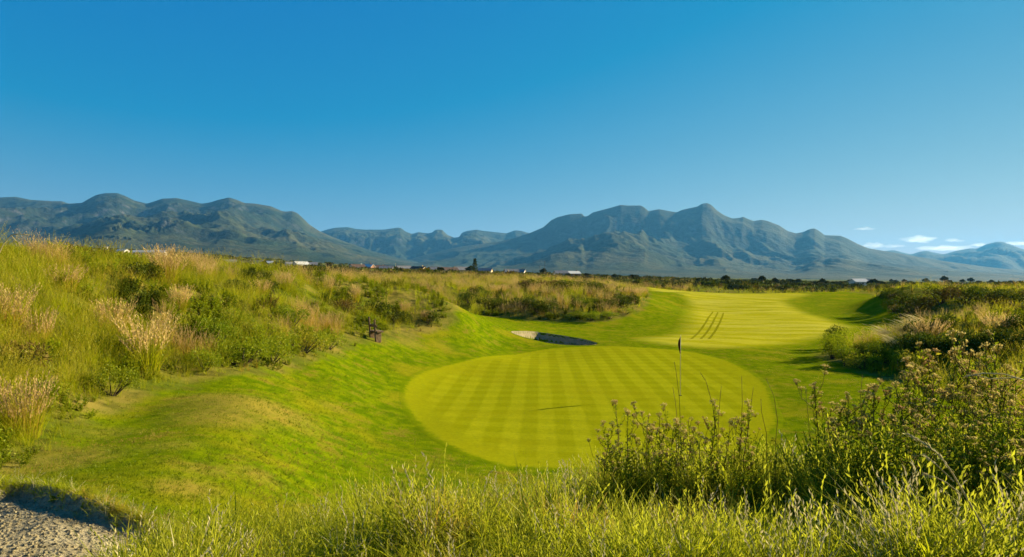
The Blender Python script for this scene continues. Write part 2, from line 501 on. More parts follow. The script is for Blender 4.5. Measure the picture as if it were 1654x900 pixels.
def mat_track():
    M = N('wheel_mark_turf')
    p = M.pos()
    return M.principled(M.mix(M.noise(p, 2.0, 3), hex_lin(122, 120, 12), hex_lin(146, 142, 26)), 0.9, None, 0.0)

def mat_mountain():
    M = N('mountain_slope')
    p = M.pos()
    n1 = M.noise(p, 0.0011, 6, .62); n2 = M.noise(p, 0.004, 5, .6)
    n3 = M.noise(M.vscale(p, (1, .4, 2.2)), 0.0026, 5, .6)
    col = M.mix(M.ramp(n1, .38, .62), hex_lin(46, 58, 34), hex_lin(78, 78, 50))
    col = M.mix(M.ramp(n2, .5, .68, 0, .7), col, hex_lin(40, 56, 34))
    col = M.mix(M.ramp(n3, .56, .7, 0, .6), col, hex_lin(80, 88, 54))
    col = M.mix(M.ramp(M.attr('steep'), .22, .5, 0, .75), col, hex_lin(34, 44, 34))
    rock = M.math('MULTIPLY', M.ramp(M.attr('steep'), .45, .9), M.ramp(M.noise(M.vscale(p, (1, 1, .35)), 0.01, 4, .6), .45, .65))
    col = M.mix(rock, col, hex_lin(88, 88, 86))
    return M.principled(col, 0.95, M.bump(M.noise(p, 0.012, 6, .6), 0.8, 40.0), 0.05)

M_GROUND, M_GREEN, M_FAIR, M_SAND, M_TRACK, M_MTN = mat_ground(), mat_green(), mat_fair(), mat_sand(), mat_track(), mat_mountain()

# ------------------------------------------------------------------ ground sheet (rings round the viewpoint, finer where near)
rr = np.concatenate([np.arange(0.6, 3, .2), np.arange(3, 12, .05), np.arange(12, 30, .11), np.arange(30, 62, .17), np.arange(62, 130, .6), np.exp(np.linspace(math.log(130), math.log(17000), 120))])
aa = np.concatenate([np.linspace(-100, -48, 40, endpoint=False), np.linspace(-48, 48, 470, endpoint=False), np.linspace(48, 100, 41)])
AA, RR = np.meshgrid(np.radians(aa), rr, indexing='xy')
GX, GY = RR * np.sin(AA), RR * np.cos(AA)
GZ = height(GX, GY)
gm = sdist(GX.ravel(), GY.ravel(), MOWN_S)
gm = np.where(GY.ravel() < 260, gm, -50)
mown = sstep(gm + (fbm(GX.ravel() * 1.4, GY.ravel() * 1.4, 3, 77) - 0.44) * 1.2, -0.35, 0.35)
nr, na = AA.shape
idx = np.arange(nr * na).reshape(nr, na)
quads = np.stack([idx[:-1, :-1], idx[:-1, 1:], idx[1:, 1:], idx[1:, :-1]], -1).reshape(-1, 4)[:, ::-1]
dry = np.zeros(GX.size)
for px, py, rad, k in [(400, 648, 1.7, 1.0), (355, 668, 1.3, .8), (330, 640, 1.0, .7), (95, 745, .9, .9), (170, 700, .8, .6), (270, 720, .7, .6), (480, 690, .9, .5), (540, 660, .8, .5), (300, 790, .5, .8), (330, 760, .5, .6), (560, 530, 1.6, 1.0), (590, 540, 1.4, .9), (650, 548, 1.6, .7), (720, 560, 1.5, .4), (420, 770, .5, .6)]:
    cx, cy = ground_hit(px, py)
    dry = np.maximum(dry, k * np.exp(-(((GX.ravel() - cx) / rad) ** 2 + ((GY.ravel() - cy) / (rad * 1.1)) ** 2)))
ground = link('ground', mesh_np('ground', np.stack([GX.ravel(), GY.ravel(), GZ.ravel()], 1), quads, M_GROUND, True, {'mown': mown, 'dry': dry}))
tag(ground, 'grassy dune ground running out to the distant plain', 'ground', kind='structure')

def sheet(name, outline, off, mat, rings=60, centre=None, attr=None, sink=0.0):
    c = outline.mean(0) if centre is None else np.array(centre)
    m = len(outline)
    t = np.linspace(0, 1, rings + 1)[1:]
    pts = c[None, None] + (outline[None] - c[None, None]) * t[:, None, None]
    pts = np.concatenate([c[None], pts.reshape(-1, 2)])
    z = height(pts[:, 0], pts[:, 1]) + off
    if sink:
        z = z - (off + .03) * (1 - sstep(sdist(pts[:, 0], pts[:, 1], outline), 0.0, sink))
    faces = [(0, 1 + i, 1 + (i + 1) % m) for i in range(m)]
    for k in range(rings - 1):
        a, b = 1 + k * m, 1 + (k + 1) * m
        faces += [(a + i, b + i, b + (i + 1) % m, a + (i + 1) % m) for i in range(m)]
    at = {}
    if attr:
        d = sdist(pts[:, 0], pts[:, 1], outline)
        for q in range(0, len(attr), 2): at[attr[q]] = attr[q + 1](d)
    return link(name, mesh_np(name, np.column_stack([pts, z]), faces, mat, True, at))

g = sheet('putting_green', GREEN, 0.008, M_GREEN, 90, sink=.3, attr=('inner', lambda d: sstep(d, 1.0, 1.6), 'edge', lambda d: sstep(d, 0.1, 0.8)))
tag(g, 'putting green mown in a checkered pattern', 'putting green', kind='structure')
g = sheet('fairway', FAIR, 0.012, M_FAIR, 90, sink=.8, attr=('rim', lambda d: 1 - sstep(d, 0.3, 3.5)))
tag(g, 'pale yellow green mown fairway beyond the putting green', 'fairway', kind='structure')
g = sheet('sand_bunker', SAND_NEAR, 0.012, M_SAND, 90)
g.data.update()
tag(g, 'pale sand of the bunker beside the long grass bank', 'bunker', kind='structure')
inset = SAND_POT.mean(0) + (SAND_POT - SAND_POT.mean(0)) * 1.0
g = sheet('sand_bunker', inset, 0.012, M_SAND, 24)
tag(g, 'narrow sunken bunker in shade behind the putting green', 'bunker', kind='structure')

for (xa, ya), (xb, yb) in [((1117, 548), (1151, 504)), ((1132, 548), (1159, 505)), ((1145, 548), (1168, 506))]:
    a = np.array(ground_hit(xa, ya)); b = np.array(ground_hit(xb, yb))
    t = np.linspace(0, 1, 60)[:, None]
    c = a + (b - a) * t + np.column_stack([np.sin(t[:, 0] * 3) * .25, np.zeros(60)])
    dr = (b - a) / np.linalg.norm(b - a); nn = np.array([-dr[1], dr[0]]) * 0.1
    pts = np.concatenate([c - nn, c + nn])
    fc = [(i, i + 1, 60 + i + 1, 60 + i) for i in range(59)]
    o = link('wheel_mark', mesh_np('wheel_mark', np.column_stack([pts, height(pts[:, 0], pts[:, 1]) + 0.022]), fc, M_TRACK))
    tag(o, 'dark wheel mark running up the pale fairway', 'wheel mark', 'wheel marks on the fairway', 'structure')

# ------------------------------------------------------------------ mountains
def mountain(profile, D, foot, seed, label, nu=420, nv=120, knee=0.62, kneeh=0.40, spur=0.16, amp=1.0):
    pr = np.array(profile, float)
    px = np.linspace(pr[0, 0], pr[-1, 0], nu)
    py = np.interp(px, pr[:, 0], pr[:, 1])
    for _ in range(1):
        py[1:-1] = (py[:-2] + 2 * py[1:-1] + py[2:]) / 4
    u = (px - 827) / F
    v = np.concatenate([np.linspace(0, 1, nv), np.linspace(1.01, 1.35, 14)])
    U, V = np.meshgrid(u, v, indexing='xy')
    Y = foot + (D - foot) * V
    X = U * Y
    g = h_base(X.ravel(), Y.ravel()).reshape(X.shape)
    gr = h_base(u * D, np.full_like(u, D))
    Hr = ZC + (450 - py) / F * D
    xr = u * D
    wx = X + (fbm(X / 1400, Y / 1400, 3, seed + 3) - .44) * 900 + (Y - D) * 0.25 * np.sin(X / 2600 + seed)
    sp = ridged(wx / 1500.0, Y / 5200.0, 4, seed) - 0.52
    sp = np.sign(sp) * np.abs(sp) ** .8 * 1.1
    sp2 = ridged(X / 520.0 + sp, Y / 900.0, 4, seed + 20) - 0.52
    sp3 = ridged(X / 190.0 + sp2, Y / 260.0, 3, seed + 40) - 0.45
    w = np.clip(4 * V * (1 - V), 0, 1) * (V < 1)
    s = np.clip(V + np.clip(spur * 1.5 * sp + spur * 0.35 * sp2, -.4, .4) * 2.0 * V * (1 - V) * (V < 1), 0, 1.0)
    f_low = kneeh * np.clip(s / knee, 0, 1) ** 1.5
    t = np.clip((s - knee) / (1 - knee), 0, 1)
    f = np.where(s < knee, f_low, kneeh + (1 - kneeh) * (0.55 * t + 0.45 * t * t * (3 - 2 * t)))
    rel = np.maximum(Hr - gr, 20)[None, :]
    Z = g - 6 + (rel + 6) * f
    Z = Z + (sp * 360 + sp2 * 190 + sp3 * 60) * amp * w * np.clip(rel / 900, .1, 1.2) * sstep(s, .15, .7)
    back = V > 1
    Z = np.where(back, g + rel * np.clip(1 - (V - 1) * 3.2, 0, 1), Z)
    Z[nv - 1] = Hr
    # never let a spur stand above the skyline behind it
    lim = ZC + (Hr[None] - ZC) / D * Y - 6
    lim = lim - np.maximum(Hr[None] - ZC, 0) * (1 - V) * (.10 + .5 * np.abs(sp2) + .35 * np.abs(sp3) + .3 * np.clip(-sp, 0, 1))
    Z = np.where((V < .995), np.minimum(Z, lim), Z)
    dz = np.gradient(Z, axis=0) / np.maximum(np.gradient(Y, axis=0), 1)
    ii = np.arange(U.size).reshape(U.shape)
    q = np.stack([ii[:-1, :-1], ii[:-1, 1:], ii[1:, 1:], ii[1:, :-1]], -1).reshape(-1, 4)
    o = link('mountain_range', mesh_np('mountain_range', np.stack([X.ravel(), Y.ravel(), Z.ravel()], 1), q, M_MTN, True, {'steep': np.abs(dz).ravel()}))
    tag(o, label, 'mountains', kind='structure')
    return o

PROF_L = [(-420, 350), (-300, 330), (-180, 324), (-60, 326), (0, 319), (25, 318), (50, 323), (85, 325), (100, 325), (110, 329), (132, 328), (142, 322), (155, 315), (170, 312), (190, 312), (203, 317), (217, 324), (237, 329),
          (250, 325), (262, 321), (285, 320), (300, 323), (325, 329), (340, 327), (352, 323), (370, 319), (380, 322), (395, 328), (412, 329), (437, 333), (455, 341), (462, 342), (472, 341), (480, 344),
          (490, 353), (500, 363), (515, 373), (540, 384), (570, 395), (600, 405), (640, 416), (700, 428), (740, 436)]
PROF_B = [(440, 400), (480, 385), (515, 375), (528, 371), (540, 368), (562, 367), (575, 370), (590, 371), (620, 371), (640, 368), (647, 368), (655, 374), (665, 378), (676, 375), (690, 377), (697, 376), (704, 371), (714, 371), (722, 379), (733, 384), (742, 383),
          (746, 376), (755, 373), (770, 371), (780, 373), (800, 375), (818, 377), (832, 372), (842, 373), (856, 377), (880, 384), (930, 390), (1000, 400)]
PROF_C = [(640, 425), (690, 411), (740, 399), (800, 391), (830, 385), (857, 376), (878, 367), (890, 356), (900, 351), (920, 346), (940, 345), (944, 350), (949, 349), (958, 343), (985, 336), (1003, 331), (1012, 332), (1035, 332), (1042, 336), (1047, 341), (1065, 338), (1080, 341), (1093, 343),
          (1102, 339), (1115, 336), (1126, 334), (1134, 329), (1142, 328), (1149, 331), (1158, 340), (1170, 348), (1183, 353), (1195, 352), (1200, 350), (1206, 353), (1217, 357), (1230, 355), (1240, 357), (1258, 364), (1272, 373), (1285, 377), (1297, 375), (1308, 370), (1316, 369), (1323, 373), (1332, 380), (1358, 381), (1370, 386), (1385, 394),
          (1402, 401), (1425, 405), (1450, 409), (1490, 416), (1540, 424), (1600, 432), (1700, 442)]
PROF_R = [(1330, 425), (1390, 412), (1425, 406), (1444, 404), (1458, 408), (1472, 411), (1484, 407), (1496, 405), (1508, 408), (1524, 411), (1545, 405), (1568, 401), (1578, 402), (1592, 395), (1606, 391), (1617, 390), (1632, 395), (1650, 402), (1690, 410), (1740, 400), (1820, 388), (1900, 396), (2050, 410)]
mountain(PROF_L, 8500, 2600, 33, 'left massif with rounded summits and lit spurs', 640, 150, knee=.72, kneeh=.40, spur=.26)
mountain(PROF_B, 12500, 7500, 57, 'jagged range seen through the gap between the massifs', 360, 100, knee=.3, kneeh=.12, spur=.24)
mountain(PROF_C, 9200, 3200, 23, 'long blue massif with a pointed central peak', 680, 150, knee=.80, kneeh=.38, spur=.17, amp=.75)
mountain(PROF_R, 15000, 9000, 120, 'pale far range with a single pointed summit', 220, 60, knee=.3, kneeh=.12)

# ------------------------------------------------------------------ vegetation materials
def mat_blades(name, c1, c2, dry, dry_lo, dry_hi, trans=0.42, patch=0.28, tip=None):
    M = N(name)
    p = M.pos()
    bl = M.attr('bl'); tv = M.attr('tv')
    rnd = M.n('ObjectInfo').outputs['Random']
    col = M.mix(bl, c1, c2)
    nz = M.math('ADD', M.noise(p, patch, 3, .6), M.math('MULTIPLY', M.math('SUBTRACT', rnd, 0.5), 0.16))
    col = M.mix(M.ramp(nz, dry_lo, dry_hi), col, dry)
    if tip is not None:
        col = M.mix(M.ramp(tv, 0.62, 1.0, 0, 0.8), col, tip)
    v = M.math('MULTIPLY_ADD', rnd, 0.5, 0.75)
    hsv = M.n('HueSaturation'); M.set(hsv.inputs['Color'], col); M.set(hsv.inputs['Value'], v)
    return M.leaf(hsv.outputs[0], trans, None, 0.015)

G_LONG = mat_blades('long_grass_blade', hex_lin(128, 146, 6), hex_lin(190, 184, 16), hex_lin(190, 160, 62), .58, .74, .55, .22, hex_lin(186, 172, 50))
G_FORE = mat_blades('bank_grass_blade', hex_lin(138, 156, 4), hex_lin(206, 204, 20), hex_lin(190, 156, 66), .54, .7, .58, .9, hex_lin(176, 176, 50))
G_TAWN = mat_blades('tawny_grass_blade', hex_lin(186, 150, 48), hex_lin(208, 174, 70), hex_lin(140, 136, 30), .52, .70, .4, .3, hex_lin(212, 178, 120))
G_LAWN = mat_blades('mown_grass_blade', hex_lin(98, 122, 6), hex_lin(140, 150, 12), hex_lin(170, 144, 62), .50, .66, .55, .45)
G_WEED = mat_blades('weed_leaf', hex_lin(110, 132, 14), hex_lin(166, 170, 28), hex_lin(172, 160, 40), .60, .75, .42, .4)
G_DARK = mat_blades('dark_scrub_leaf', hex_lin(62, 82, 14), hex_lin(104, 112, 28), hex_lin(116, 92, 44), .52, .66, .25, .2)
G_SHRUB = mat_blades('green_shrub_leaf', hex_lin(92, 120, 12), hex_lin(142, 152, 22), hex_lin(120, 124, 26), .58, .75, .38, .8)
G_TREE = mat_blades('tree_leaf', hex_lin(38, 50, 22), hex_lin(66, 76, 32), hex_lin(78, 74, 40), .55, .72, .2, .02)
G_STEM = mat_blades('weed_stem', hex_lin(112, 112, 36), hex_lin(132, 108, 56), hex_lin(104, 80, 52), .6, .8, .15, .6)
G_HEAD = mat_blades('faded_flower', hex_lin(176, 156, 78), hex_lin(212, 192, 120), hex_lin(152, 110, 76), .54, .72, .5, 3.0)
G_STRAW = mat_blades('straw_stalk', hex_lin(196, 182, 128), hex_lin(214, 200, 150), hex_lin(190, 170, 110), .6, .8, .3, .6)

class Blades:
    """collects tapered curved blades, leaf quads and small flakes into one mesh"""
    def __init__(self):
        self.v = []; self.f = []; self.bl = []; self.tv = []
    def blade(self, base, yaw, h, lean, w, segs=4, b=None, t0=0.0, droop=0.0, wb=0.55):
        b = random.random() if b is None else b
        i0 = len(self.v)
        dx, dy = math.cos(yaw), math.sin(yaw)
        sx, sy = -dy, dx
        tw = random.uniform(-.7, .7)
        cx, cy = sx * math.cos(tw) + dx * math.sin(tw), sy * math.cos(tw) + dy * math.sin(tw)
        for k in range(segs + 1):
            t = k / segs
            rad = lean * h * t * t
            z = h * (t - droop * t * t * t)
            ww = w * (wb + (1 - wb) * min(1, t * 3)) * (1 - t ** 2.2)
            px, py, pz = base[0] + dx * rad, base[1] + dy * rad, base[2] + z
            if k < segs:
                self.v += [(px - cx * ww / 2, py - cy * ww / 2, pz), (px + cx * ww / 2, py + cy * ww / 2, pz)]
                self.bl += [b, b]; self.tv += [t, t]
            else:
                self.v.append((px, py, pz)); self.bl.append(b); self.tv.append(1.0)
            if k:
                a = i0 + 2 * (k - 1)
                self.f.append((a, a + 1, a + 3, a + 2) if k < segs else (a, a + 1, a + 2))
        return (px, py, pz)
    def quad(self, c, d, n, l, w, b=None, tv=.5):
        """a leaf: four-cornered kite from c along d, width along d x n"""
        b = random.random() if b is None else b
        d = Vector(d).normalized(); s = d.cross(Vector(n))
        s = s.normalized() if s.length > 1e-4 else Vector((1, 0, 0))
        c = Vector(c); i = len(self.v)
        up = s.cross(d) * (l * .12)
        for q in (c, c + d * l * .45 + s * w / 2 + up, c + d * l, c + d * l * .45 - s * w / 2 + up):
            self.v.append(tuple(q)); self.bl.append(b); self.tv.append(tv)
        self.f.append((i, i + 1, i + 2, i + 3))
    def tube(self, pts, r0, r1, n=5, b=None, cap=True):
        b = random.random() if b is None else b
        i0 = len(self.v); m = len(pts)
        pts = [Vector(p) for p in pts]
        for k, p in enumerate(pts):
            d = (pts[min(k + 1, m - 1)] - pts[max(k - 1, 0)]).normalized()
            a = d.cross(Vector((0.3, 1, 0.1))).normalized(); c = d.cross(a)
            r = r0 + (r1 - r0) * k / max(1, m - 1)
            for j in range(n):
                q = p + (a * math.cos(2 * math.pi * j / n) + c * math.sin(2 * math.pi * j / n)) * r
                self.v.append(tuple(q)); self.bl.append(b); self.tv.append(k / max(1, m - 1))
        for k in range(m - 1):
            for j in range(n):
                a0 = i0 + k * n; a1 = a0 + n
                self.f.append((a0 + j, a0 + (j + 1) % n, a1 + (j + 1) % n, a1 + j))
        if cap:
            self.f.append(tuple(i0 + (m - 1) * n + j for j in range(n)))
    def mesh(self, name, mat, smooth=False):
        return mesh_np(name, self.v, self.f, mat, smooth, {'bl': self.bl, 'tv': self.tv})

def rdir(zlo=-.4, zhi=1.0):
    a = random.uniform(0, 2 * math.pi); z = random.uniform(zlo, zhi)
    q = math.sqrt(max(0, 1 - z * z))
    return Vector((math.cos(a) * q, math.sin(a) * q, z))

def green_tuft(n, h0, h1, spread, w, lean=(.15, .9)):
    B = Blades()
    for i in range(n):
        r = spread * math.sqrt(random.random()); a = random.uniform(0, 6.283)
        B.blade((r * math.cos(a), r * math.sin(a), -.03), a + random.uniform(-1, 1), random.uniform(h0, h1), random.uniform(*lean), w * random.uniform(.7, 1.3), 4, droop=random.uniform(0, .25))
    return B

def seed_tuft(n, h0, h1, spread, w, heads=1.0):
    """wiry grass with loose seed heads"""
    B = Blades()
    for i in range(n):
        r = spread * math.sqrt(random.random()); a = random.uniform(0, 6.283)
        h = random.uniform(h0, h1)
        base = (r * math.cos(a), r * math.sin(a), -.03)
        yaw = a + random.uniform(-1, 1)
        lean = random.uniform(.08, .45)
        b = random.random()
        if random.random() < .55 * heads:
            tip = B.blade(base, yaw, h, lean, w * .6, 4, b)
            for k in range(7):
                t = 1 - k * .045
                c = (base[0] + math.cos(yaw) * lean * h * t * t, base[1] + math.sin(yaw) * lean * h * t * t, base[2] + h * t)
                dd = Vector((math.cos(yaw) * lean, math.sin(yaw) * lean, 1)) + rdir(-1, 1) * .55
                B.quad(c, dd, rdir(), .05 * h ** .5, .011, b, 1.0)
        else:
            B.blade(base, yaw, h * .75, lean * 1.6, w, 4, b, droop=.12)
    return B

def leafy(h, stems, leaf_l, leaf_w, spread, per=16):
    """soft leafy herb"""
    B = Blades()
    for s in range(stems):
        a = random.uniform(0, 6.283); r = spread * random.random()
        hh = h * random.uniform(.65, 1.1)
        top = Vector((r * math.cos(a) * 1.8, r * math.sin(a) * 1.8, hh))
        bot = Vector((r * math.cos(a) * .5, r * math.sin(a) * .5, -.03))
        B.tube([bot, bot.lerp(top, .5), top], .006, .003, 3)
        for k in range(per):
            t = .15 + .85 * (k + random.random()) / per
            c = bot.lerp(top, t)
            d = rdir(-.1, .8)
            B.quad(c, d, Vector((0, 0, 1)) + rdir() * .6, leaf_l * random.uniform(.7, 1.2) * (1.15 - .5 * t), leaf_w * random.uniform(.8, 1.2))
    return B

# ------------------------------------------------------------------ uncountable grass, scattered with geometry nodes
def lib_collection(name, items):
    c = bpy.data.collections.new(name)
    for i, me in enumerate(items):
        o = bpy.data.objects.new(f'{name}_{i:02d}', me)
        c.objects.link(o)
    return c

def scatter(name, label, cat, coll, x, y, sc, pick, tilt=0.12, zoff=0.0, sz=None):
    z = height(x, y) + zoff
    n = len(x)
    me = bpy.data.meshes.new(name)
    me.from_pydata(np.column_stack([x, y, z]).tolist(), [], [])
    rot = np.column_stack([rng.normal(0, tilt, n), rng.normal(0, tilt, n), rng.uniform(0, 6.283, n)]).astype(np.float32)
    a = me.attributes.new('rot', 'FLOAT_VECTOR', 'POINT'); a.data.foreach_set('vector', rot.ravel())
    s3 = np.column_stack([sc, sc, sc if sz is None else sz]).astype(np.float32)
    a = me.attributes.new('sca', 'FLOAT_VECTOR', 'POINT'); a.data.foreach_set('vector', s3.ravel())
    a = me.attributes.new('pick', 'INT', 'POINT'); a.data.foreach_set('value', np.asarray(pick, np.int32))
    o = link(name, me)
    t = bpy.data.node_groups.new(name, 'GeometryNodeTree')
    t.interface.new_socket('Geometry', in_out='INPUT', socket_type='NodeSocketGeometry')
    t.interface.new_socket('Geometry', in_out='OUTPUT', socket_type='NodeSocketGeometry')
    gi = t.nodes.new('NodeGroupInput'); go = t.nodes.new('NodeGroupOutput')
    iop = t.nodes.new('GeometryNodeInstanceOnPoints')
    ci = t.nodes.new('GeometryNodeCollectionInfo')
    ci.inputs['Collection'].default_value = coll
    ci.inputs['Separate Children'].default_value = True
    ci.inputs['Reset Children'].default_value = True
    def na(nm, typ):
        q = t.nodes.new('GeometryNodeInputNamedAttribute'); q.data_type = typ
        q.inputs['Name'].default_value = nm
        return q.outputs['Attribute']
    L = t.links.new
    L(gi.outputs[0], iop.inputs['Points']); L(ci.outputs[0], iop.inputs['Instance'])
    iop.inputs['Pick Instance'].default_value = True
    L(na('pick', 'INT'), iop.inputs['Instance Index'])
    e2r = t.nodes.new('FunctionNodeEulerToRotation')
    L(na('rot', 'FLOAT_VECTOR'), e2r.inputs[0]); L(e2r.outputs[0], iop.inputs['Rotation'])
    L(na('sca', 'FLOAT_VECTOR'), iop.inputs['Scale'])
    L(iop.outputs[0], go.inputs[0])
    md = o.modifiers.new('scatter', 'NODES'); md.node_group = t
    tag(o, label, cat, kind='stuff')
    return o

def spots(n, px0, px1, d0, d1):
    """random ground spots, denser nearby"""
    d = np.exp(rng.uniform(math.log(d0), math.log(d1), n))
    x = (rng.uniform(px0, px1, n) - 827) / F * d
    return x, d

def mown_d(x, y):
    return sdist(x, y, MOWN_S)

lib_long = lib_collection('long_grass_source', [green_tuft(26, .25, .75, .12, .011).mesh('tuft', G_LONG) for _ in range(3)] +
                          [seed_tuft(26, .4, .95, .12, .008).mesh('tuft', G_LONG) for _ in range(2)] +
                          [seed_tuft(34, .45, 1.0, .13, .008, 1.3).mesh('tuft', G_TAWN) for _ in range(3)] +
                          [leafy(.5, 7, .12, .05, .16).mesh('tuft', G_WEED) for _ in range(3)] +
                          [leafy(.5, 8, .08, .04, .16, 22).mesh('tuft', G_DARK) for _ in range(2)])

def grass_field(name, label, n, px0, px1, d0, d1, s_lo, s_hi, p_tawn, p_weed, p_dark, grow=0.0, keep=None):
    x, y = spots(n, px0, px1, d0, d1)
    m = mown_d(x, y)
    ok = m < rng.uniform(-.9, .05, len(x))
    ok &= sdist(x, y, SAND_NEAR) < -.1
    if keep is not None: ok &= keep(x, y)
    x, y, m = x[ok], y[ok], m[ok]
    nz = fbm(x / 2.4, y / 2.4, 3, 61); nw = fbm(x / 2.0, y / 2.0, 3, 81); nd = fbm(x / 1.7, y / 2.2, 3, 101)
    q = rng.random(len(x))
    pick = rng.integers(0, 5, len(x))
    pick = np.where((nz > np.quantile(nz, 1 - p_tawn)) & (q < .8), rng.integers(5, 8, len(x)), pick)
    pick = np.where((nw > np.quantile(nw, 1 - p_weed)) & (q < .85), rng.integers(8, 11, len(x)), pick)
    pick = np.where((nd > np.quantile(nd, 1 - p_dark)) & (q < .9), rng.integers(11, 13, len(x)), pick)
    edge = .45 + .55 * sstep(-m, 0, 1.6)
    sc = rng.uniform(s_lo, s_hi, len(x)) * edge * (1 + grow * np.maximum(y - d0, 0))
    return scatter(name, label, 'grass', lib_long, x, y, sc, pick, sz=sc * rng.uniform(.8, 1.15, len(x)))

grass_field('long_grass', 'long green and tawny grass covering the left bank', 17000, -260, 800, 8, 52, .5, 1.05, .11, .32, .08, .006, keep=lambda x, y: x < .5)
grass_field('long_grass', 'tawny rough grass on the mound and field behind the green', 15000, 380, 1120, 52, 330, .9, 1.5, .38, .14, .26, .005)
grass_field('long_grass', 'rough grass on the dunes right of the fairway', 12000, 1050, 1950, 18, 330, .7, 1.25, .14, .2, .3, .004, keep=lambda x, y: (x > 14))

# foreground bank
lib_fore = lib_collection('bank_grass_source', [green_tuft(18, .14, .5, .09, .011, (.2, 1.3)).mesh('tuft', G_FORE) for _ in range(4)] +
                          [seed_tuft(14, .3, .62, .07, .007, .6).mesh('tuft', G_FORE) for _ in range(2)] +
                          [leafy(.22, 6, .07, .03, .08, 12).mesh('tuft', G_WEED), seed_tuft(9, .4, .75, .08, .007, .8).mesh('tuft', G_STRAW)])
def bank(name, label, n, px0, px1, d0, d1, s_lo, s_hi, keep=None):
    x, y = spots(n, px0, px1, d0, d1)
    m = mown_d(x, y)
    ok = (m < rng.uniform(-.5, .12, n)) & (sdist(x, y, SAND_NEAR) < -.06)
    if keep is not None: ok &= keep(x, y)
    x, y, m = x[ok], y[ok], m[ok]
    pick = rng.choice(8, len(x), p=[.17, .17, .17, .17, .12, .12, .04, .04])
    sc = rng.uniform(s_lo, s_hi, len(x)) * (.5 + .5 * sstep(-m, -.1, .8)) * (.25 + 1.3 * fbm(x * 1.1, y * 1.1, 3, 9)) * (.8 + .2 * sstep(x, -.4, 1.2))
    return scatter(name, label, 'grass', lib_fore, x, y, sc, pick, tilt=.2)
bank('bank_grass', 'grass tangle on the bank in front of the putting green', 11000, 200, 2000, 3.4, 9.0, .7, 1.45, keep=lambda x, y: ~((x > -.3) & (np.abs(y - 5.7 - .2 * np.sin(x * 1.7)) < .75) & (rng.random(len(x)) < .88)))
bank('bank_grass', 'taller fine grass among the flowering weeds', 2600, 960, 2000, 6.1, 8.5, 1.0, 1.7, keep=lambda x, y: (x > .6))

lib_under = lib_collection('weed_undergrowth_source', [leafy(.85, 7, .075, .026, .16, 20).mesh('herb', G_WEED) for _ in range(3)] + [seed_tuft(20, .5, .95, .12, .007).mesh('herb', G_FORE) for _ in range(2)])
x, y = spots(900, 1330, 1980, 4.7, 7.6)
ok = mown_d(x, y) < -.8
x, y = x[ok], y[ok]
scatter('weed_undergrowth', 'leafy green undergrowth between the flowering weeds', 'undergrowth', lib_under, x, y, rng.uniform(.55, 1.1, len(x)), rng.integers(0, 5, len(x)), tilt=.15)
x, y = spots(260, 985, 1300, 5.9, 7.4)
scatter('weed_undergrowth', 'fine yellow undergrowth at the foot of the thin weeds', 'undergrowth', lib_under, x, y, rng.uniform(.4, .85, len(x)), rng.choice([0, 1, 3, 4, 3, 4], len(x)), tilt=.15)

# short turf blades on the near mown slope
lib_lawn = lib_collection('mown_grass_source', [green_tuft(14, .02, .065, .05, .006, (.3, 1.2)).mesh('tuft', G_LAWN) for _ in range(4)])
x, y = spots(80000, -100, 1500, 4.6, 60)
m = mown_d(x, y)
ok = (m > rng.uniform(-.5, .1, len(x))) & (sdist(x, y, SAND_NEAR) < -.0) & (sdist(x, y, GREEN) < rng.uniform(-.5, .1, len(x))) & (sdist(x, y, FAIR) < rng.uniform(-.5, 1.5, len(x))) & (sdist(x, y, SAND_POT) < -.05)
x, y = x[ok], y[ok]
scatter('mown_grass', 'short mown grass on the slope beside the green', 'grass', lib_lawn, x, y, rng.uniform(.6, 1.3, len(x)) * (1 + np.minimum(np.maximum(y - 8, 0), 30) * .02), rng.integers(0, 4, len(x)))
# ragged turf lip of the near bunker
k = rng.integers(0, len(SAND_NEAR), 900)
x = SAND_NEAR[k, 0] + rng.normal(0, .05, 900); y = SAND_NEAR[k, 1] + rng.normal(0, .05, 900)
scatter('bunker_lip_grass', 'ragged grass hanging over the near bunker lip', 'grass', lib_fore, x, y, rng.uniform(.12, .36, 900), rng.integers(0, 8, 900), tilt=.5)

def clod():
    B = Blades()
    ps = [tuple(v * random.uniform(.7, 1.2)) for v in (Vector((1, 0, 0)), Vector((0, 1, 0)), Vector((-1, 0, 0)), Vector((0, -1, 0)), Vector((.1, .1, .8)), Vector((0, 0, -.6)))]
    B.v = ps; B.bl = [.5] * 6; B.tv = [.5] * 6
    B.f = [(0, 1, 4), (1, 2, 4), (2, 3, 4), (3, 0, 4), (1, 0, 5), (2, 1, 5), (3, 2, 5), (0, 3, 5)]
    return B
lib_clod = lib_collection('sand_clod_source', [clod().mesh('clod', M_SAND, True) for _ in range(4)])
x = rng.uniform(SAND_NEAR[:, 0].min(), SAND_NEAR[:, 0].max(), 5200); y = rng.uniform(SAND_NEAR[:, 1].min(), SAND_NEAR[:, 1].max(), 5200)
ok = sdist(x, y, SAND_NEAR) > .06
x, y = x[ok], y[ok]
scatter('sand_clods', 'loose clods of sand in the near bunker', 'sand', lib_clod, x, y, rng.uniform(.006, .026, len(x)), rng.integers(0, 4, len(x)), .5, .014)

# ------------------------------------------------------------------ plain materials
def plain(name, c, rough=.7, c2=None, scale=6.0, spec=.3):
    M = N(name)
    tc = M.n('TexCoord').outputs['Object']
    col = M.mix(M.ramp(M.noise(tc, scale, 4, .65), .35, .68), c, c2 if c2 else tuple(v * .7 for v in c[:3]) + (1,))
    return M.principled(col, rough, M.bump(M.noise(tc, scale * 6, 3), .3, .01), spec)

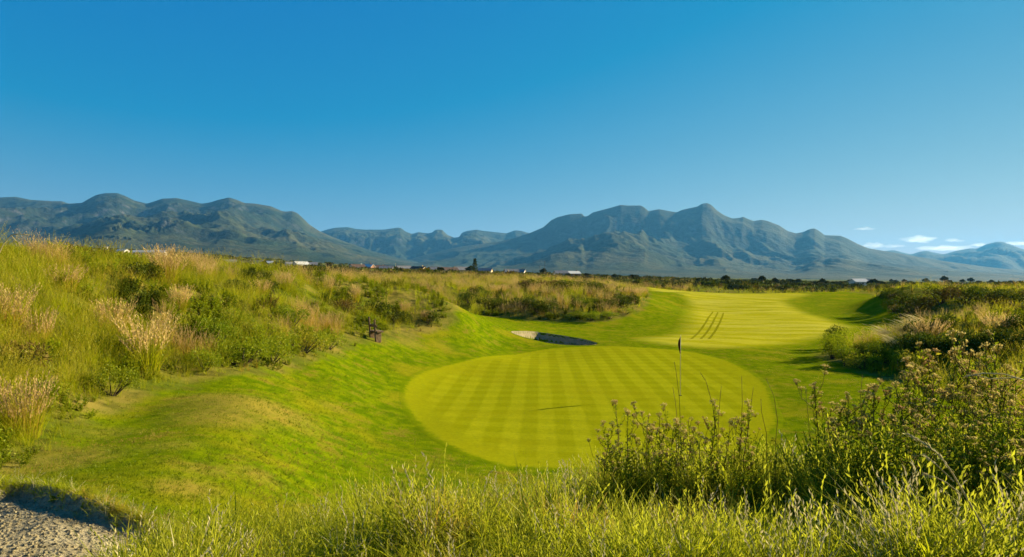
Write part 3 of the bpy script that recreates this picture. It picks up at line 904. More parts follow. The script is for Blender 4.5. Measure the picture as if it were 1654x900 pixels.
W_WOOD = plain('weathered_timber', hex_lin(150, 122, 88), .85, hex_lin(98, 76, 56), 9)
W_WHITE = plain('white_render', hex_lin(232, 228, 214), .8, hex_lin(214, 206, 190), .6)
W_CREAM = plain('cream_render', hex_lin(216, 192, 146), .8, hex_lin(196, 170, 126), .6)
W_BRICK = plain('brown_brick', hex_lin(150, 110, 84), .85, hex_lin(126, 92, 72), .8)
W_ROOFG = plain('grey_roof_sheet', hex_lin(140, 138, 136), .6, hex_lin(112, 110, 110), .7)
W_ROOFB = plain('brown_roof_tile', hex_lin(104, 80, 66), .8, hex_lin(84, 66, 56), .7)
W_ROOFW = plain('pale_roof_sheet', hex_lin(214, 212, 204), .5, hex_lin(196, 194, 188), .7)
W_GLASS = plain('window_glass', hex_lin(34, 40, 48), .12, hex_lin(46, 54, 62), .5, .6)
W_DOOR = plain('dark_door', hex_lin(70, 48, 34), .6, hex_lin(54, 38, 28), 2)
W_BARK = plain('bark', hex_lin(84, 70, 54), .9, hex_lin(56, 46, 36), 3)
W_POLE = plain('flagstick_paint', hex_lin(196, 190, 140), .5, hex_lin(176, 168, 120), 3)
W_FLAG = plain('flag_cloth', hex_lin(132, 76, 36), .8, hex_lin(110, 60, 32), 5)
W_CUP = plain('hole_liner', hex_lin(20, 20, 18), .9, hex_lin(30, 30, 26), 5)
W_GREY = plain('grey_timber_pole', hex_lin(92, 88, 84), .8, hex_lin(70, 66, 62), 2)

def box_v(v, f, x0, x1, y0, y1, z0, z1):
    i = len(v)
    v += [(x, y, z) for z in (z0, z1) for y in (y0, y1) for x in (x0, x1)]
    f += [tuple(i + k for k in q) for q in ((0, 2, 3, 1), (4, 5, 7, 6), (0, 1, 5, 4), (2, 6, 7, 3), (0, 4, 6, 2), (1, 3, 7, 5))]

def box_me(name, mat, *b):
    v, f = [], []
    for q in ([b] if not hasattr(b[0], '__len__') else b):
        box_v(v, f, *q)
    return mesh_np(name, v, f, mat, False)

def root(name, loc, rz=0.0, sc=1.0):
    o = bpy.data.objects.new(name, None); COL.objects.link(o)
    o.empty_display_size = .3
    o.location = loc; o.rotation_euler = (0, 0, rz); o.scale = (sc, sc, sc)
    return o

# ------------------------------------------------------------------ flagstick
fx, fy = ground_hit(1099, 640)
fz = hz(fx, fy) + .018
fl = root('flagstick', (fx, fy, fz))
tag(fl, 'pale flagstick with a limp brown flag standing in the putting green', 'flagstick')
B = Blades(); B.tube([(0, 0, -.12), (0, 0, 1.2), (0.01, 0, 2.42)], .013, .009, 10)
link('pole', mesh_np('pole', B.v, B.f, W_POLE, True), fl)
v, f = [], []
rows, cols = 14, 15
for i in range(rows):
    t = i / (rows - 1)
    for j in range(cols):
        s = j / (cols - 1)
        wid = .03 + .085 * math.sin(math.pi * min(1, t * 1.05)) ** .7 * (1 - .35 * t)
        zz = 2.38 - .70 * t - .10 * s * (1 - t)
        v.append((.012 - wid * s * (.9 + .1 * math.sin(5 * t)), math.sin(s * 15 + t * 2) * .045 * (.3 + s), zz))
for i in range(rows - 1):
    for j in range(cols - 1):
        a = i * cols + j
        f.append((a, a + 1, a + cols + 1, a + cols))
o = link('flag', mesh_np('flag', v, f, W_FLAG, True), fl)
sm = o.modifiers.new('thickness', 'SOLIDIFY'); sm.thickness = .004
B = Blades(); ring = 16
v = [(.056 * math.cos(6.2832 * k / ring), .056 * math.sin(6.2832 * k / ring), .004) for k in range(ring)] + [(.048 * math.cos(6.2832 * k / ring), .048 * math.sin(6.2832 * k / ring), -.1) for k in range(ring)]
f = [(k, (k + 1) % ring, ring + (k + 1) % ring, ring + k) for k in range(ring)] + [tuple(range(ring, 2 * ring))]
link('cup', mesh_np('cup', v, f, W_CUP, True), fl)

# ------------------------------------------------------------------ timber bench seen end on
bx, by = ground_hit(606, 550)
bench = root('timber_bench', (bx, by, hz(bx, by)), R(128))
bench.scale = (.62, .55, 1.1)
tag(bench, 'small weathered timber bench on the edge of the rough bank', 'bench')
def beam(name, b, rx=0.0, ry=0.0, loc=(0, 0, 0)):
    me = box_me(name, W_WOOD, *b)
    o = link(name, me, bench, loc)
    o.rotation_euler = (rx, ry, 0)
    bv = o.modifiers.new('worn_edges', 'BEVEL'); bv.width = .018; bv.segments = 2
    return o
for sx in (-.5, .5):
    beam('back_post', (-.12, .12, -.05, .05, -.1, 1.02 + sx * .1), R(-9), 0, (sx, .2, 0))
    beam('leg', (-.06, .06, -.2, .26, -.1, .36), 0, 0, (sx, -.12, 0))
beam('seat', (-.72, .72, -.22, .2, .362, .44))
beam('seat', (-.72, .72, -.46, -.235, .362, .44))
beam('back_rail', (-.7, .7, -.03, .03, .62, .74), R(-9), 0, (0, .115, 0))

# ------------------------------------------------------------------ flowering weeds (thing > stem, foliage, flower heads)
def head_mesh():
    B = Blades()
    for i in range(11):
        d = rdir(.2, 1)
        c = Vector((d.x * .035, d.y * .035, d.z * .014 + random.uniform(0, .012)))
        B.tube([(0, 0, -.02), tuple(c * .7), tuple(c)], .0014, .001, 3, cap=False)
        for k in range(4):
            B.quad(c, rdir(-.2, 1), rdir(), .016, .009)
    return B.mesh('flower_head', G_HEAD)
HEADS = [head_mesh() for _ in range(4)]

def make_weed(h, branches, bushy):
    r = root('flowering_weed', (0, 0, 0))
    St, Fo = Blades(), Blades()
    lean = Vector((random.uniform(-.14, .14), random.uniform(-.14, .14), 0))
    pts = [Vector((0, 0, -.05))] + [Vector((random.gauss(0, .012), random.gauss(0, .012), h * t)) + lean * h * t * t for t in (.2, .4, .6, .8, 1.0)]
    def on(t):
        q = t * 5; k = min(4, int(q)); return pts[k].lerp(pts[k + 1], q - k)
    St.tube(pts, .008, .003, 5)
    tips = [(pts[-1], Vector((0, 0, 1)))]
    for i in range(branches):
        t = random.uniform(.45, .95); c = on(t)
        d = rdir(.5, .85); L = h * random.uniform(.18, .42) * (1.25 - .6 * t)
        e = c + d * L * .6; e2 = e + (d * .5 + Vector((0, 0, .8))).normalized() * L * .5
        St.tube([c, e, e2], .0035, .0018, 4)
        tips.append((e2, Vector((0, 0, 1))))
        for k in range(int(7 * bushy)):
            q = c.lerp(e2, random.random())
            Fo.quad(q, rdir(-.1, .9), rdir(), random.uniform(.025, .05), random.uniform(.009, .016))
        if random.random() < .7:
            e3 = e + (rdir(.5, .9)).normalized() * L * .35
            St.tube([e, e3], .002, .0014, 3); tips.append((e3, Vector((0, 0, 1))))
    for k in range(int(38 * bushy)):
        t = random.uniform(.08, .96); c = on(t)
        Fo.quad(c + rdir() * .01, rdir(0, .9), rdir(), random.uniform(.05, .11) * (1.2 - .7 * t), random.uniform(.012, .022))
    link('stem', St.mesh('stem', G_STEM), r)
    link('foliage', Fo.mesh('foliage', G_WEED if random.random() < .6 else G_SHRUB), r)
    for c, d in tips:
        o = link('flower_head', random.choice(HEADS), r, tuple(c), random.uniform(0, 6.28), random.uniform(.5, 1.15))
        o.rotation_euler = (random.uniform(-.4, .4), random.uniform(-.4, .4), random.uniform(0, 6.28))
    return r

def at_top(px, py, d):
    """foot of a plant at depth d and the height its top needs"""
    x = (px - 827) / F * d
    z = hz(x, d)
    return (x, d, z - .02), ZC - (py - 450) / F * d - z

PROTO = [make_weed(1.0, b, u) for b, u in [(6, 1.2), (8, 1.8), (9, 2.2), (7, 1.0), (10, 2.4), (6, 1.8)]]
used = set()
def put_weed(px, py, d, label, group, kinds=range(6)):
    loc, h = at_top(px, py, d)
    if h < .25: return
    i = random.choice(list(kinds))
    if i in used: o = copy_tree(PROTO[i])
    else: o = PROTO[i]; used.add(i)
    o.location = loc; o.rotation_euler = (random.uniform(-.06, .06), random.uniform(-.06, .06), random.uniform(0, 6.28))
    k = min(1.35, max(.6, h))
    o.scale = (k * random.uniform(.8, .95), k * random.uniform(.8, .95), h)
    look = ['sparse', 'leafy', 'broad bushy', 'bare stemmed', 'many headed', 'short branched'][i]
    tag(o, look + ' ' + label, 'weed', look + ' ' + group)
L1 = 'tall weed with faded heads in the thin stand before the putting green'
for px, py, d in [(978, 690, 6.3), (992, 700, 6.0), (1006, 652, 6.4), (1016, 668, 6.1), (1030, 690, 6.5), (1043, 670, 6.2), (1055, 682, 5.9), (1068, 662, 6.6), (1078, 690, 6.0), (1090, 676, 6.3),
                  (1103, 690, 6.1), (1118, 680, 6.4), (1134, 690, 6.0), (1150, 662, 6.3), (1168, 690, 6.2), (1186, 662, 6.5), (1201, 660, 6.1), (1215, 690, 6.3)]:
    put_weed(px, py, d, L1, 'weeds before the putting green', (0, 3, 5, 1))
L2 = 'flowering weed in the dense tall stand facing the shaded dune'
for px, py, d in [(1325, 618, 6.8), (1340, 650, 6.3), (1356, 640, 6.6), (1372, 655, 6.1), (1390, 640, 6.7), (1405, 618, 6.4), (1420, 625, 6.8), (1436, 640, 6.2), (1450, 588, 6.6), (1462, 602, 6.9), (1478, 622, 6.0), (1492, 600, 6.5),
                  (1508, 588, 6.8), (1522, 605, 6.3), (1538, 582, 6.6), (1552, 566, 6.4), (1566, 575, 6.7), (1580, 560, 6.2), (1594, 585, 6.9), (1608, 590, 6.4), (1622, 580, 6.6), (1640, 600, 6.3), (1652, 590, 6.8),
                  (1360, 700, 5.7), (1395, 690, 5.6), (1425, 700, 5.3), (1450, 680, 5.6), (1475, 690, 5.2), (1500, 670, 5.5), (1526, 680, 5.2), (1550, 660, 5.5), (1575, 655, 5.1), (1600, 665, 5.4), (1625, 650, 5.2), (1648, 660, 5.0),
                  (1440, 740, 4.9), (1490, 745, 4.8), (1540, 735, 4.7), (1590, 730, 4.7), (1640, 720, 4.6), (1400, 750, 5.0), (1670, 600, 6.0), (1690, 620, 5.6), (1700, 680, 4.9)]:
    put_weed(px, py, d, L2, 'dense stand of flowering weeds', (1, 2, 4, 5))

# ------------------------------------------------------------------ single stalks
def px_pt(px, py, d):
    return Vector(((px - 827) / F * d, d, ZC - (py - 450) / F * d))
def stalk(name, label, lines, d, r0, r1, mat, feather=0.0, group=None, dd=0.0):
    """lines: list of pixel polylines, the first one being the main stem rooted in the ground"""
    m = [px_pt(a, b, d + dd * i) for i, (a, b) in enumerate(lines[0])]
    foot = m[0].copy(); foot.z = hz(foot.x, foot.y) - .02
    base = foot.copy()
    o = root(name, tuple(base))
    if foot.z < m[0].z - .03: m = [foot] + m
    B = Blades(); B.tube([p - base for p in m], r0, r1, 6)
    link('stem', B.mesh('stem', mat, True), o)
    Fe = Blades()
    for ln in lines[1:]:
        q = [px_pt(a, b, d) - base for a, b in ln]
        B2 = Blades(); B2.tube(q, r1 * 1.2, r1 * .7, 5)
        link('side_stem', B2.mesh('side_stem', mat, True), o)
    if feather:
        for ln in [m] + [[px_pt(a, b, d) for a, b in l] for l in lines[1:]]:
            n = len(ln)
            for k in range(n // 2, n - 1):
                for j in range(16):
                    t = random.random(); c = ln[k].lerp(ln[k + 1], t) - base
                    dr = (ln[k + 1] - ln[k]).normalized()
                    Fe.quad(c, dr + rdir(-1, 1) * .35, rdir(), feather * random.uniform(.7, 1.3), feather * .16)
        link('seed_plume', Fe.mesh('seed_plume', mat), o)
    tag(o, label, 'grass stalk', group)
stalk('arching_stalk', 'long arching straw stalk with drooping side plumes in the foreground tangle',
      [[(1614, 905), (1590, 855), (1564, 809), (1540, 767), (1519, 737), (1495, 717), (1465, 701)],
       [(1553, 799), (1529, 780), (1511, 771), (1495, 767)], [(1540, 777), (1513, 751), (1495, 737)]], 3.6, .0065, .0035, G_STRAW, .045)
stalk('arching_stalk', 'bleached dead stalk leaning across the top of the dense weeds',
      [[(1690, 640), (1654, 614), (1620, 604), (1590, 603), (1560, 608)], [(1640, 610), (1600, 612), (1575, 606)]], 5.0, .007, .004, G_STRAW, .03)
stalk('arching_stalk', 'bleached bent stalk poking above the left bank skyline',
      [[(-6, 420), (5, 395), (18, 380), (30, 378), (48, 380)], [(18, 380), (26, 390)]], 13.0, .012, .007, G_STRAW, .06)
for i, (ln, d) in enumerate([([(1100, 700), (1097, 640), (1092, 600), (1089, 585)], 6.2), ([(1096, 700), (1091, 650), (1087, 626)], 6.3), ([(1158, 700), (1150, 650), (1140, 615), (1131, 602)], 6.2),
                             ([(1160, 690), (1163, 645), (1165, 625)], 6.4), ([(1197, 700), (1199, 650), (1198, 608)], 6.1), ([(1208, 700), (1213, 655), (1217, 625)], 6.5),
                             ([(1252, 720), (1256, 680), (1250, 640), (1238, 612)], 5.8), ([(1310, 740), (1306, 680), (1301, 624)], 5.6), ([(1392, 690), (1390, 640), (1393, 605)], 6.0), ([(1238, 700), (1230, 665), (1229, 645)], 6.4)]):
    stalk('dry_stalk', 'thin dry stalk rising above the weeds before the putting green', [ln], d, .0035, .0018, G_STEM, .02, 'thin dry stalks among the weeds')

# ------------------------------------------------------------------ grass clumps one can tell apart
def make_clump(n, h0, h1, spread, mat):
    r = root('grass_clump', (0, 0, 0))
    B1, B2 = Blades(), Blades()
    for i in range(n):
        q = spread * math.sqrt(random.random()); a = random.uniform(0, 6.283); h = random.uniform(h0, h1)
        base = (q * math.cos(a), q * math.sin(a), -.05); yaw = a + random.gauss(0, .5); lean = random.uniform(.05, .38); b = random.random()
        if i % 2:
            B2.blade(base, yaw, h, lean, .007, 4, b)
            for k in range(9):
                t = 1 - k * .035
                c = (base[0] + math.cos(yaw) * lean * h * t * t, base[1] + math.sin(yaw) * lean * h * t * t, base[2] + h * t)
                B2.quad(c, Vector((math.cos(yaw) * lean, math.sin(yaw) * lean, 1)) + rdir(-1, 1) * .5, rdir(), .07, .016, b, 1.0)
        else:
            B1.blade(base, yaw, h * .72, lean * 2, .012, 5, b, droop=.15)
    link('blade_tuft', B1.mesh('blade_tuft', G_LONG if mat is G_TAWN else mat), r)
    link('seed_plume', B2.mesh('seed_plume', mat), r)
    return r
def make_sedge():
    r = root('leaning_sedge', (0, 0, 0))
    B1, B2 = Blades(), Blades()
    for i in range(44):
        q = .35 * math.sqrt(random.random()); a = random.uniform(0, 6.283); h = random.uniform(.8, 1.35)
        base = (q * math.cos(a), q * math.sin(a), -.05); yaw = math.pi + random.gauss(0, .35); lean = random.uniform(.45, .95); b = random.random()
        B1.blade(base, yaw, h, lean, .012, 6, b, droop=.2)
        for k in range(12):
            t = 1 - k * .03
            c = (base[0] + math.cos(yaw) * lean * h * t * t, base[1] + math.sin(yaw) * lean * h * t * t, base[2] + h * (t - .2 * t ** 3))
            B2.quad(c, Vector((math.cos(yaw) * lean * 1.6, math.sin(yaw) * lean, .5)) + rdir(-1, 1) * .3, rdir(), .08, .02, b, 1.0)
    link('blade_tuft', B1.mesh('blade_tuft', G_STRAW), r); link('seed_plume', B2.mesh('seed_plume', G_STRAW), r)
    return r
SEDGE = make_sedge()
for i, (px, py, k) in enumerate([(1440, 560, 1.0), (1462, 548, 1.1), (1452, 575, .9), (1480, 545, 1.1), (1470, 530, 1.0), (1495, 532, 1.0), (1430, 548, .8)]):
    o = SEDGE if i == 0 else copy_tree(SEDGE)
    x, y = ground_hit(px, py)
    o.location = (x, y, hz(x, y) + .05); o.rotation_euler = (0, 0, random.uniform(-.5, .5)); o.scale = (k, k, k)
    tag(o, 'pale sedge tuft leaning away from the sun on the shaded dune', 'sedge', 'pale sedges on the shaded dune')

CLUMPS = [make_clump(260, .6, 1.25, .26, G_TAWN), make_clump(220, .7, 1.3, .2, G_TAWN), make_clump(240, .5, 1.1, .34, G_TAWN)]
usedc = set()
def put_clump(px, py, h, w, label, group=None):
    """px, py: foot in the photograph; h: height in metres"""
    i = random.randrange(3)
    o = copy_tree(CLUMPS[i]) if i in usedc else CLUMPS[i]
    usedc.add(i)
    x, y = ground_hit(px, py)
    o.location = (x, y, hz(x, y) - .03); o.rotation_euler = (0, 0, random.uniform(0, 6.28))
    o.scale = (w, w, h / 1.2)
    tag(o, label, 'grass clump', group)
put_clump(236, 605, 1.5, 1.5, 'broad tawny grass clump halfway up the left bank beside green herbs')
put_clump(40, 705, 1.0, .9, 'slim tawny grass clump rising at the foot of the bank above the sand')
put_clump(184, 535, 1.1, 1.1, 'tawny grass clump just above the broad one on the bank')
put_clump(270, 462, 1.5, 1.6, 'tall orange brown grass clump on the bank skyline below the houses')
put_clump(531, 470, 1.35, .8, 'narrow upright orange clump standing alone on the bank skyline')
put_clump(1500, 560, 1.35, 1.9, 'big golden grass clump crowning the shaded dune')
put_clump(1612, 545, 1.3, 1.9, 'second golden grass clump farther along the shaded dune crest')
for px, py in [(100, 470), (60, 560), (420, 480), (460, 462), (690, 520), (655, 505), (10, 540), (290, 500), (575, 480), (330, 455)]:
    put_clump(px, py, random.uniform(.75, 1.15), random.uniform(.7, 1.1), 'buff seeding grass clump in the long grass of the left bank', 'buff clumps on the left bank')
for px, py in [(1010, 478), (1030, 482), (985, 474), (960, 470), (935, 468), (1040, 476), (880, 468), (800, 478)]:
    put_clump(px, py, random.uniform(1.0, 1.5), random.uniform(1.4, 2.0), 'buff grass clump on top of the scrubby mound behind the green', 'buff clumps on the mound')

# ------------------------------------------------------------------ shrubs
def make_shrub(n, leaf, mat, flat=.7, lobes=7):
    r = root('shrub', (0, 0, 0))
    St, Fo = Blades(), Blades()
    cs = []
    for i in range(lobes):
        d = rdir(.0, .9); cs.append((Vector((d.x * .62, d.y * .62, .35 + d.z * .5 * flat)), random.uniform(.28, .46)))
    for c, rad in cs:
        St.tube([(0, 0, -.08), tuple(c * .5 + Vector((0, 0, -.04))), tuple(c)], .03, .008, 4)
        for k in range(n // lobes):
            d = rdir(-.8, 1); q = c + Vector((d.x, d.y, d.z * .85)) * rad * random.uniform(.45, 1.05)
            if q.z < .02: q.z = random.uniform(.02, .15)
            Fo.quad(q, (d + rdir(-1, 1) * .9), rdir(), leaf * random.uniform(.7, 1.35), leaf * random.uniform(.35, .6))
    link('stem', St.mesh('stem', W_BARK), r)
    link('foliage', Fo.mesh('foliage', mat), r)
    return r
SHR = {'green': [make_shrub(1700, .075, G_SHRUB), make_shrub(1700, .07, G_WEED, .6, 9)], 'dark': [make_shrub(900, .11, G_DARK, .55, 9), make_shrub(800, .10, G_DARK, .8, 6)]}
useds = set()
def put_shrub(kind, px, py, w, h, label, group=None):
    i = random.randrange(2)
    o = copy_tree(SHR[kind][i]) if (kind, i) in useds else SHR[kind][i]
    useds.add((kind, i))
    x, y = ground_hit(px, py)
    o.location = (x, y, hz(x, y) - .04); o.rotation_euler = (0, 0, random.uniform(0, 6.28))
    o.scale = (w / 2, w / 2, h)
    tag(o, label, 'shrub', group)
for px, py, w, h in [(345, 560, 1.7, 1.0), (390, 590, 2.0, 1.0), (440, 585, 2.0, 1.1), (490, 570, 2.2, 1.1), (530, 565, 1.8, .9), (420, 545, 2.0, 1.0), (370, 525, 1.8, 1.0), (330, 600, 1.4, .8), (470, 535, 2.0, 1.0), (180, 640, 1.2, .8)]:
    put_shrub('green', px, py, w, h, 'soft green leafy shrub at the foot of the left bank', 'leafy shrubs on the left bank')
for px, py, w, h in [(205, 455, 1.8, .7), (232, 452, 1.5, .7), (445, 470, 1.8, .8), (640, 520, 2.0, .9), (690, 525, 1.8, .9), (610, 500, 2.0, .9), (20, 600, 1.2, .7), (560, 500, 2.0, .9), (385, 475, 1.6, .8)]:
    put_shrub('dark', px, py, w, h, 'dark scrubby bush half sunk in the long grass of the left bank', 'dark bushes on the left bank')
for px, py, w, h in [(790, 505, 4, 1.6), (815, 503, 3.6, 1.5), (842, 506, 4, 1.6), (868, 508, 4, 1.5), (895, 511, 3.6, 1.4), (760, 492, 3.5, 1.4), (775, 484, 4, 1.5), (1005, 497, 3.6, 1.4), (1025, 494, 3.2, 1.3), (980, 503, 3, 1.2),
                     (865, 474, 5, 1.6), (890, 471, 6, 1.7), (915, 473, 5.5, 1.6), (945, 472, 5, 1.5), (970, 474, 4, 1.3)]:
    put_shrub('dark', px, py, w, h, 'low dark bush on the scrubby mound behind the green', 'dark bushes on the mound')
for px, py, w, h in [(930, 515, 2.6, .8), (955, 517, 2.8, .9), (985, 515, 2.6, .8), (1010, 508, 2.4, .8), (940, 500, 2.6, .9), (965, 498, 2.6, .9)]:
    put_shrub('green', px, py, w, h, 'bright green low shrub on the sunlit foot of the scrubby mound', 'green shrubs on the mound')
for px, py, w, h in [(1345, 580, 1.8, 1.7), (1356, 572, 2.0, 1.7), (1365, 592, 1.8, 1.2), (1395, 596, 2.0, 1.0), (1425, 590, 2.2, 1.1), (1455, 598, 2.0, .9), (1400, 575, 2.0, .8), (1480, 600, 2.0, 1.0)]:
    put_shrub('green', px, py, w, h, 'low green shrub spilling off the toe of the shaded dune', 'green shrubs on the dune toe')
for px, py, w, h in [(1338, 566, 1.6, 1.6), (1352, 560, 1.8, 1.6), (1480, 580, 2.6, 1.3), (1505, 585, 2.4, 1.3), (1530, 578, 2.8, 1.4), (1555, 585, 2.6, 1.4), (1580, 570, 2.8, 1.4), (1610, 580, 2.6, 1.4), (1640, 570, 2.8, 1.4), (1500, 545, 2.6, 1.2), (1545, 535, 2.8, 1.2), (1660, 545, 2.8, 1.2), (1436, 484, 4, 1.7), (1446, 488, 4, 1.8), (1438, 494, 3.5, 1.6), (1446, 504, 3.5, 1.6), (1458, 512, 3.5, 1.6), (1465, 496, 4, 1.7), (1480, 500, 5, 1.8), (1520, 498, 5, 2.2), (1560, 500, 5, 2.2), (1600, 498, 5, 2.0), (1640, 498, 5, 2.0)]:
    if py < 520:
        put_shrub('dark', px, py, w, h, 'tall dark bush on the far dune crest shading the fairway hollow', 'dark bushes on the far dune crest')
    elif px < 1400:
        put_shrub('dark', px, py, w, h, 'dark bush at the very tip of the shaded dune', 'dark bushes at the dune tip')
    else:
        put_shrub('dark', px, py, w, h, 'dark bush below the golden clumps on the shaded dune', 'dark bushes on the shaded dune')

# ------------------------------------------------------------------ far trees
def make_tree(kind):
    r = root('far_tree', (0, 0, 0))
    T, Cr = Blades(), Blades()
    if kind == 'cone':
        T.tube([(0, 0, -.3), (0, 0, 3), (0, 0, 7.5)], .22, .04, 6)
        for i in range(650):
            t = random.random() ** .8; z = 1.0 + 7.2 * t; rad = 1.9 * (1 - t) ** .75 * (.75 + .25 * math.sin(z * 4)) + .1
            a = random.uniform(0, 6.283); q = rad * math.sqrt(random.uniform(.3, 1))
            Cr.quad((q * math.cos(a), q * math.sin(a), z), rdir(-.6, .6), rdir(), random.uniform(.4, .75), random.uniform(.2, .35))
    else:
        th = {'round': .5, 'tall': 1.4, 'low': -.1}[kind]
        wr = {'round': 2.4, 'tall': 2.2, 'low': 2.8}[kind]
        T.tube([(0, 0, -.3), (.1, 0, max(.1, th * .6)), (.05, .1, max(.5, th * 1.3))], .24, .14, 6)
        for i in range(9):
            d = rdir(-.1, 1); c = Vector((d.x * wr * .65, d.y * wr * .65, th + 1.0 + d.z * (2.0 if kind == 'tall' else 1.1)))
            T.tube([(.05, .1, max(.4, th * 1.1)), tuple(c * .6 + Vector((0, 0, th * .4))), tuple(c)], .1, .03, 4)
            rad = random.uniform(.7, 1.25)
            for k in range(75):
                e = rdir(-.7, 1); q = c + Vector((e.x, e.y, e.z * .75)) * rad * random.uniform(.5, 1.05)
                Cr.quad(q, e + rdir(-1, 1), rdir(), random.uniform(.5, .9), random.uniform(.3, .5))
    link('trunk', T.mesh('trunk', W_BARK, True), r)
    link('crown', Cr.mesh('crown', G_TREE), r)
    return r
TR = {k: [make_tree(k) for _ in range(2)] for k in ('round', 'tall', 'low')}
TR['cone'] = [make_tree('cone')]
usedt = set()
def put_tree(kind, px, d, sc, label, group=None):
    i = random.randrange(len(TR[kind]))
    o = copy_tree(TR[kind][i]) if (kind, i) in usedt else TR[kind][i]
    usedt.add((kind, i))
    x = (px - 827) / F * d
    o.location = (x, d, hz(x, d) - .1); o.rotation_euler = (0, 0, random.uniform(0, 6.28))
    o.scale = (sc * random.uniform(.85, 1.25), sc * random.uniform(.85, 1.25), sc)
    if group:
        look = {'round': 'rounded', 'tall': 'upright', 'low': 'low spreading', 'cone': 'pointed'}[kind]
        label, group = look + ' ' + label, look + ' ' + group
    tag(o, label, 'tree', group)
put_tree('cone', 767, 430, 1.35, 'tall pointed conifer standing above the village trees')
put_tree('tall', 878, 470, 1.1, 'slender dark tree rising above the hedge past the mound')
put_tree('round', 1025, 330, 1.15, 'rounded dark bush tree alone beyond the end of the mound')
for px in [182, 192, 205, 214, 222, 231, 243, 256, 268, 278, 289, 300, 312, 326, 340]:
    put_tree(random.choice(['round', 'low', 'tall']), px + random.uniform(-3, 3), random.uniform(560, 800), random.uniform(.8, 1.3), 'dark tree among the white roofed buildings on the high ground', 'trees on the high ground')
for px in [352, 362, 380, 388, 405, 424, 440, 448, 458, 478, 492, 508, 520, 534, 545, 556, 566, 584, 602, 612, 628, 634, 644, 655, 662, 670, 684, 692, 699, 714, 736, 752, 760, 776, 790]:
    put_tree(random.choice(['round', 'low', 'low', 'tall']), px + random.uniform(-3, 3), random.uniform(360, 560), random.uniform(.65, 1.15), 'dark tree between the houses of the low village', 'trees of the village')
for px in [798, 812, 832, 846, 858, 870, 892, 915, 928, 946, 962, 978, 990, 1006, 1052, 1072, 1086, 1102, 1118, 1128, 1146, 1160]:
    put_tree(random.choice(['low', 'low', 'round']), px + random.uniform(-4, 4), random.uniform(300, 480), random.uniform(.6, 1.0), 'dark bushy tree on the plain beyond the mound', 'bushy trees on the plain')
for px in [1176, 1192, 1206, 1218, 1228, 1238, 1250, 1262, 1276, 1290, 1304, 1318, 1332, 1346, 1358, 1374, 1392, 1410, 1424]:
    put_tree(random.choice(['low', 'round', 'tall']), px + random.uniform(-4, 4), random.uniform(300, 620), random.uniform(.8, 1.25), 'grey green tree in the belt past the far end of the fairway', 'tree belt past the fairway')
for px in range(1436, 1700, 11):
    put_tree(random.choice(['low', 'round', 'tall']), px + random.uniform(-5, 5), random.uniform(650, 1000), random.uniform(1.1, 1.9), 'hazy tree in the distant belt over the dune crest', 'hazy trees over the dunes')

# scrub too far off to tell bush from bush
def scrub_mesh():
    B = Blades()
    for i in range(5):
        c = Vector((random.uniform(-1.3, 1.3), random.uniform(-1.3, 1.3), random.uniform(.3, .8)))
        for k in range(34):
            e = rdir(-.5, 1); q = c + Vector((e.x, e.y, e.z * .7)) * random.uniform(.4, 1.0)
            B.quad(q, e + rdir(-1, 1), rdir(), random.uniform(.5, .9), random.uniform(.3, .5))
    return B
lib_scrub = lib_collection('scrub_source', [scrub_mesh().mesh('scrub', G_TREE) for _ in range(3)] + [scrub_mesh().mesh('scrub', G_DARK) for _ in range(2)])
x, y = spots(5200, 100, 1760, 190, 1500)
ok = (mown_d(x, y) < -6) & (fbm(x / 60, y / 90, 3, 200) > .43)
x, y = x[ok], y[ok]
sc = rng.uniform(.6, 1.5, len(x)) * (1 + y / 1500)
scatter('far_scrub', 'dark scrub dotted over the far plain', 'scrub', lib_scrub, x, y, sc, rng.integers(0, 5, len(x)))

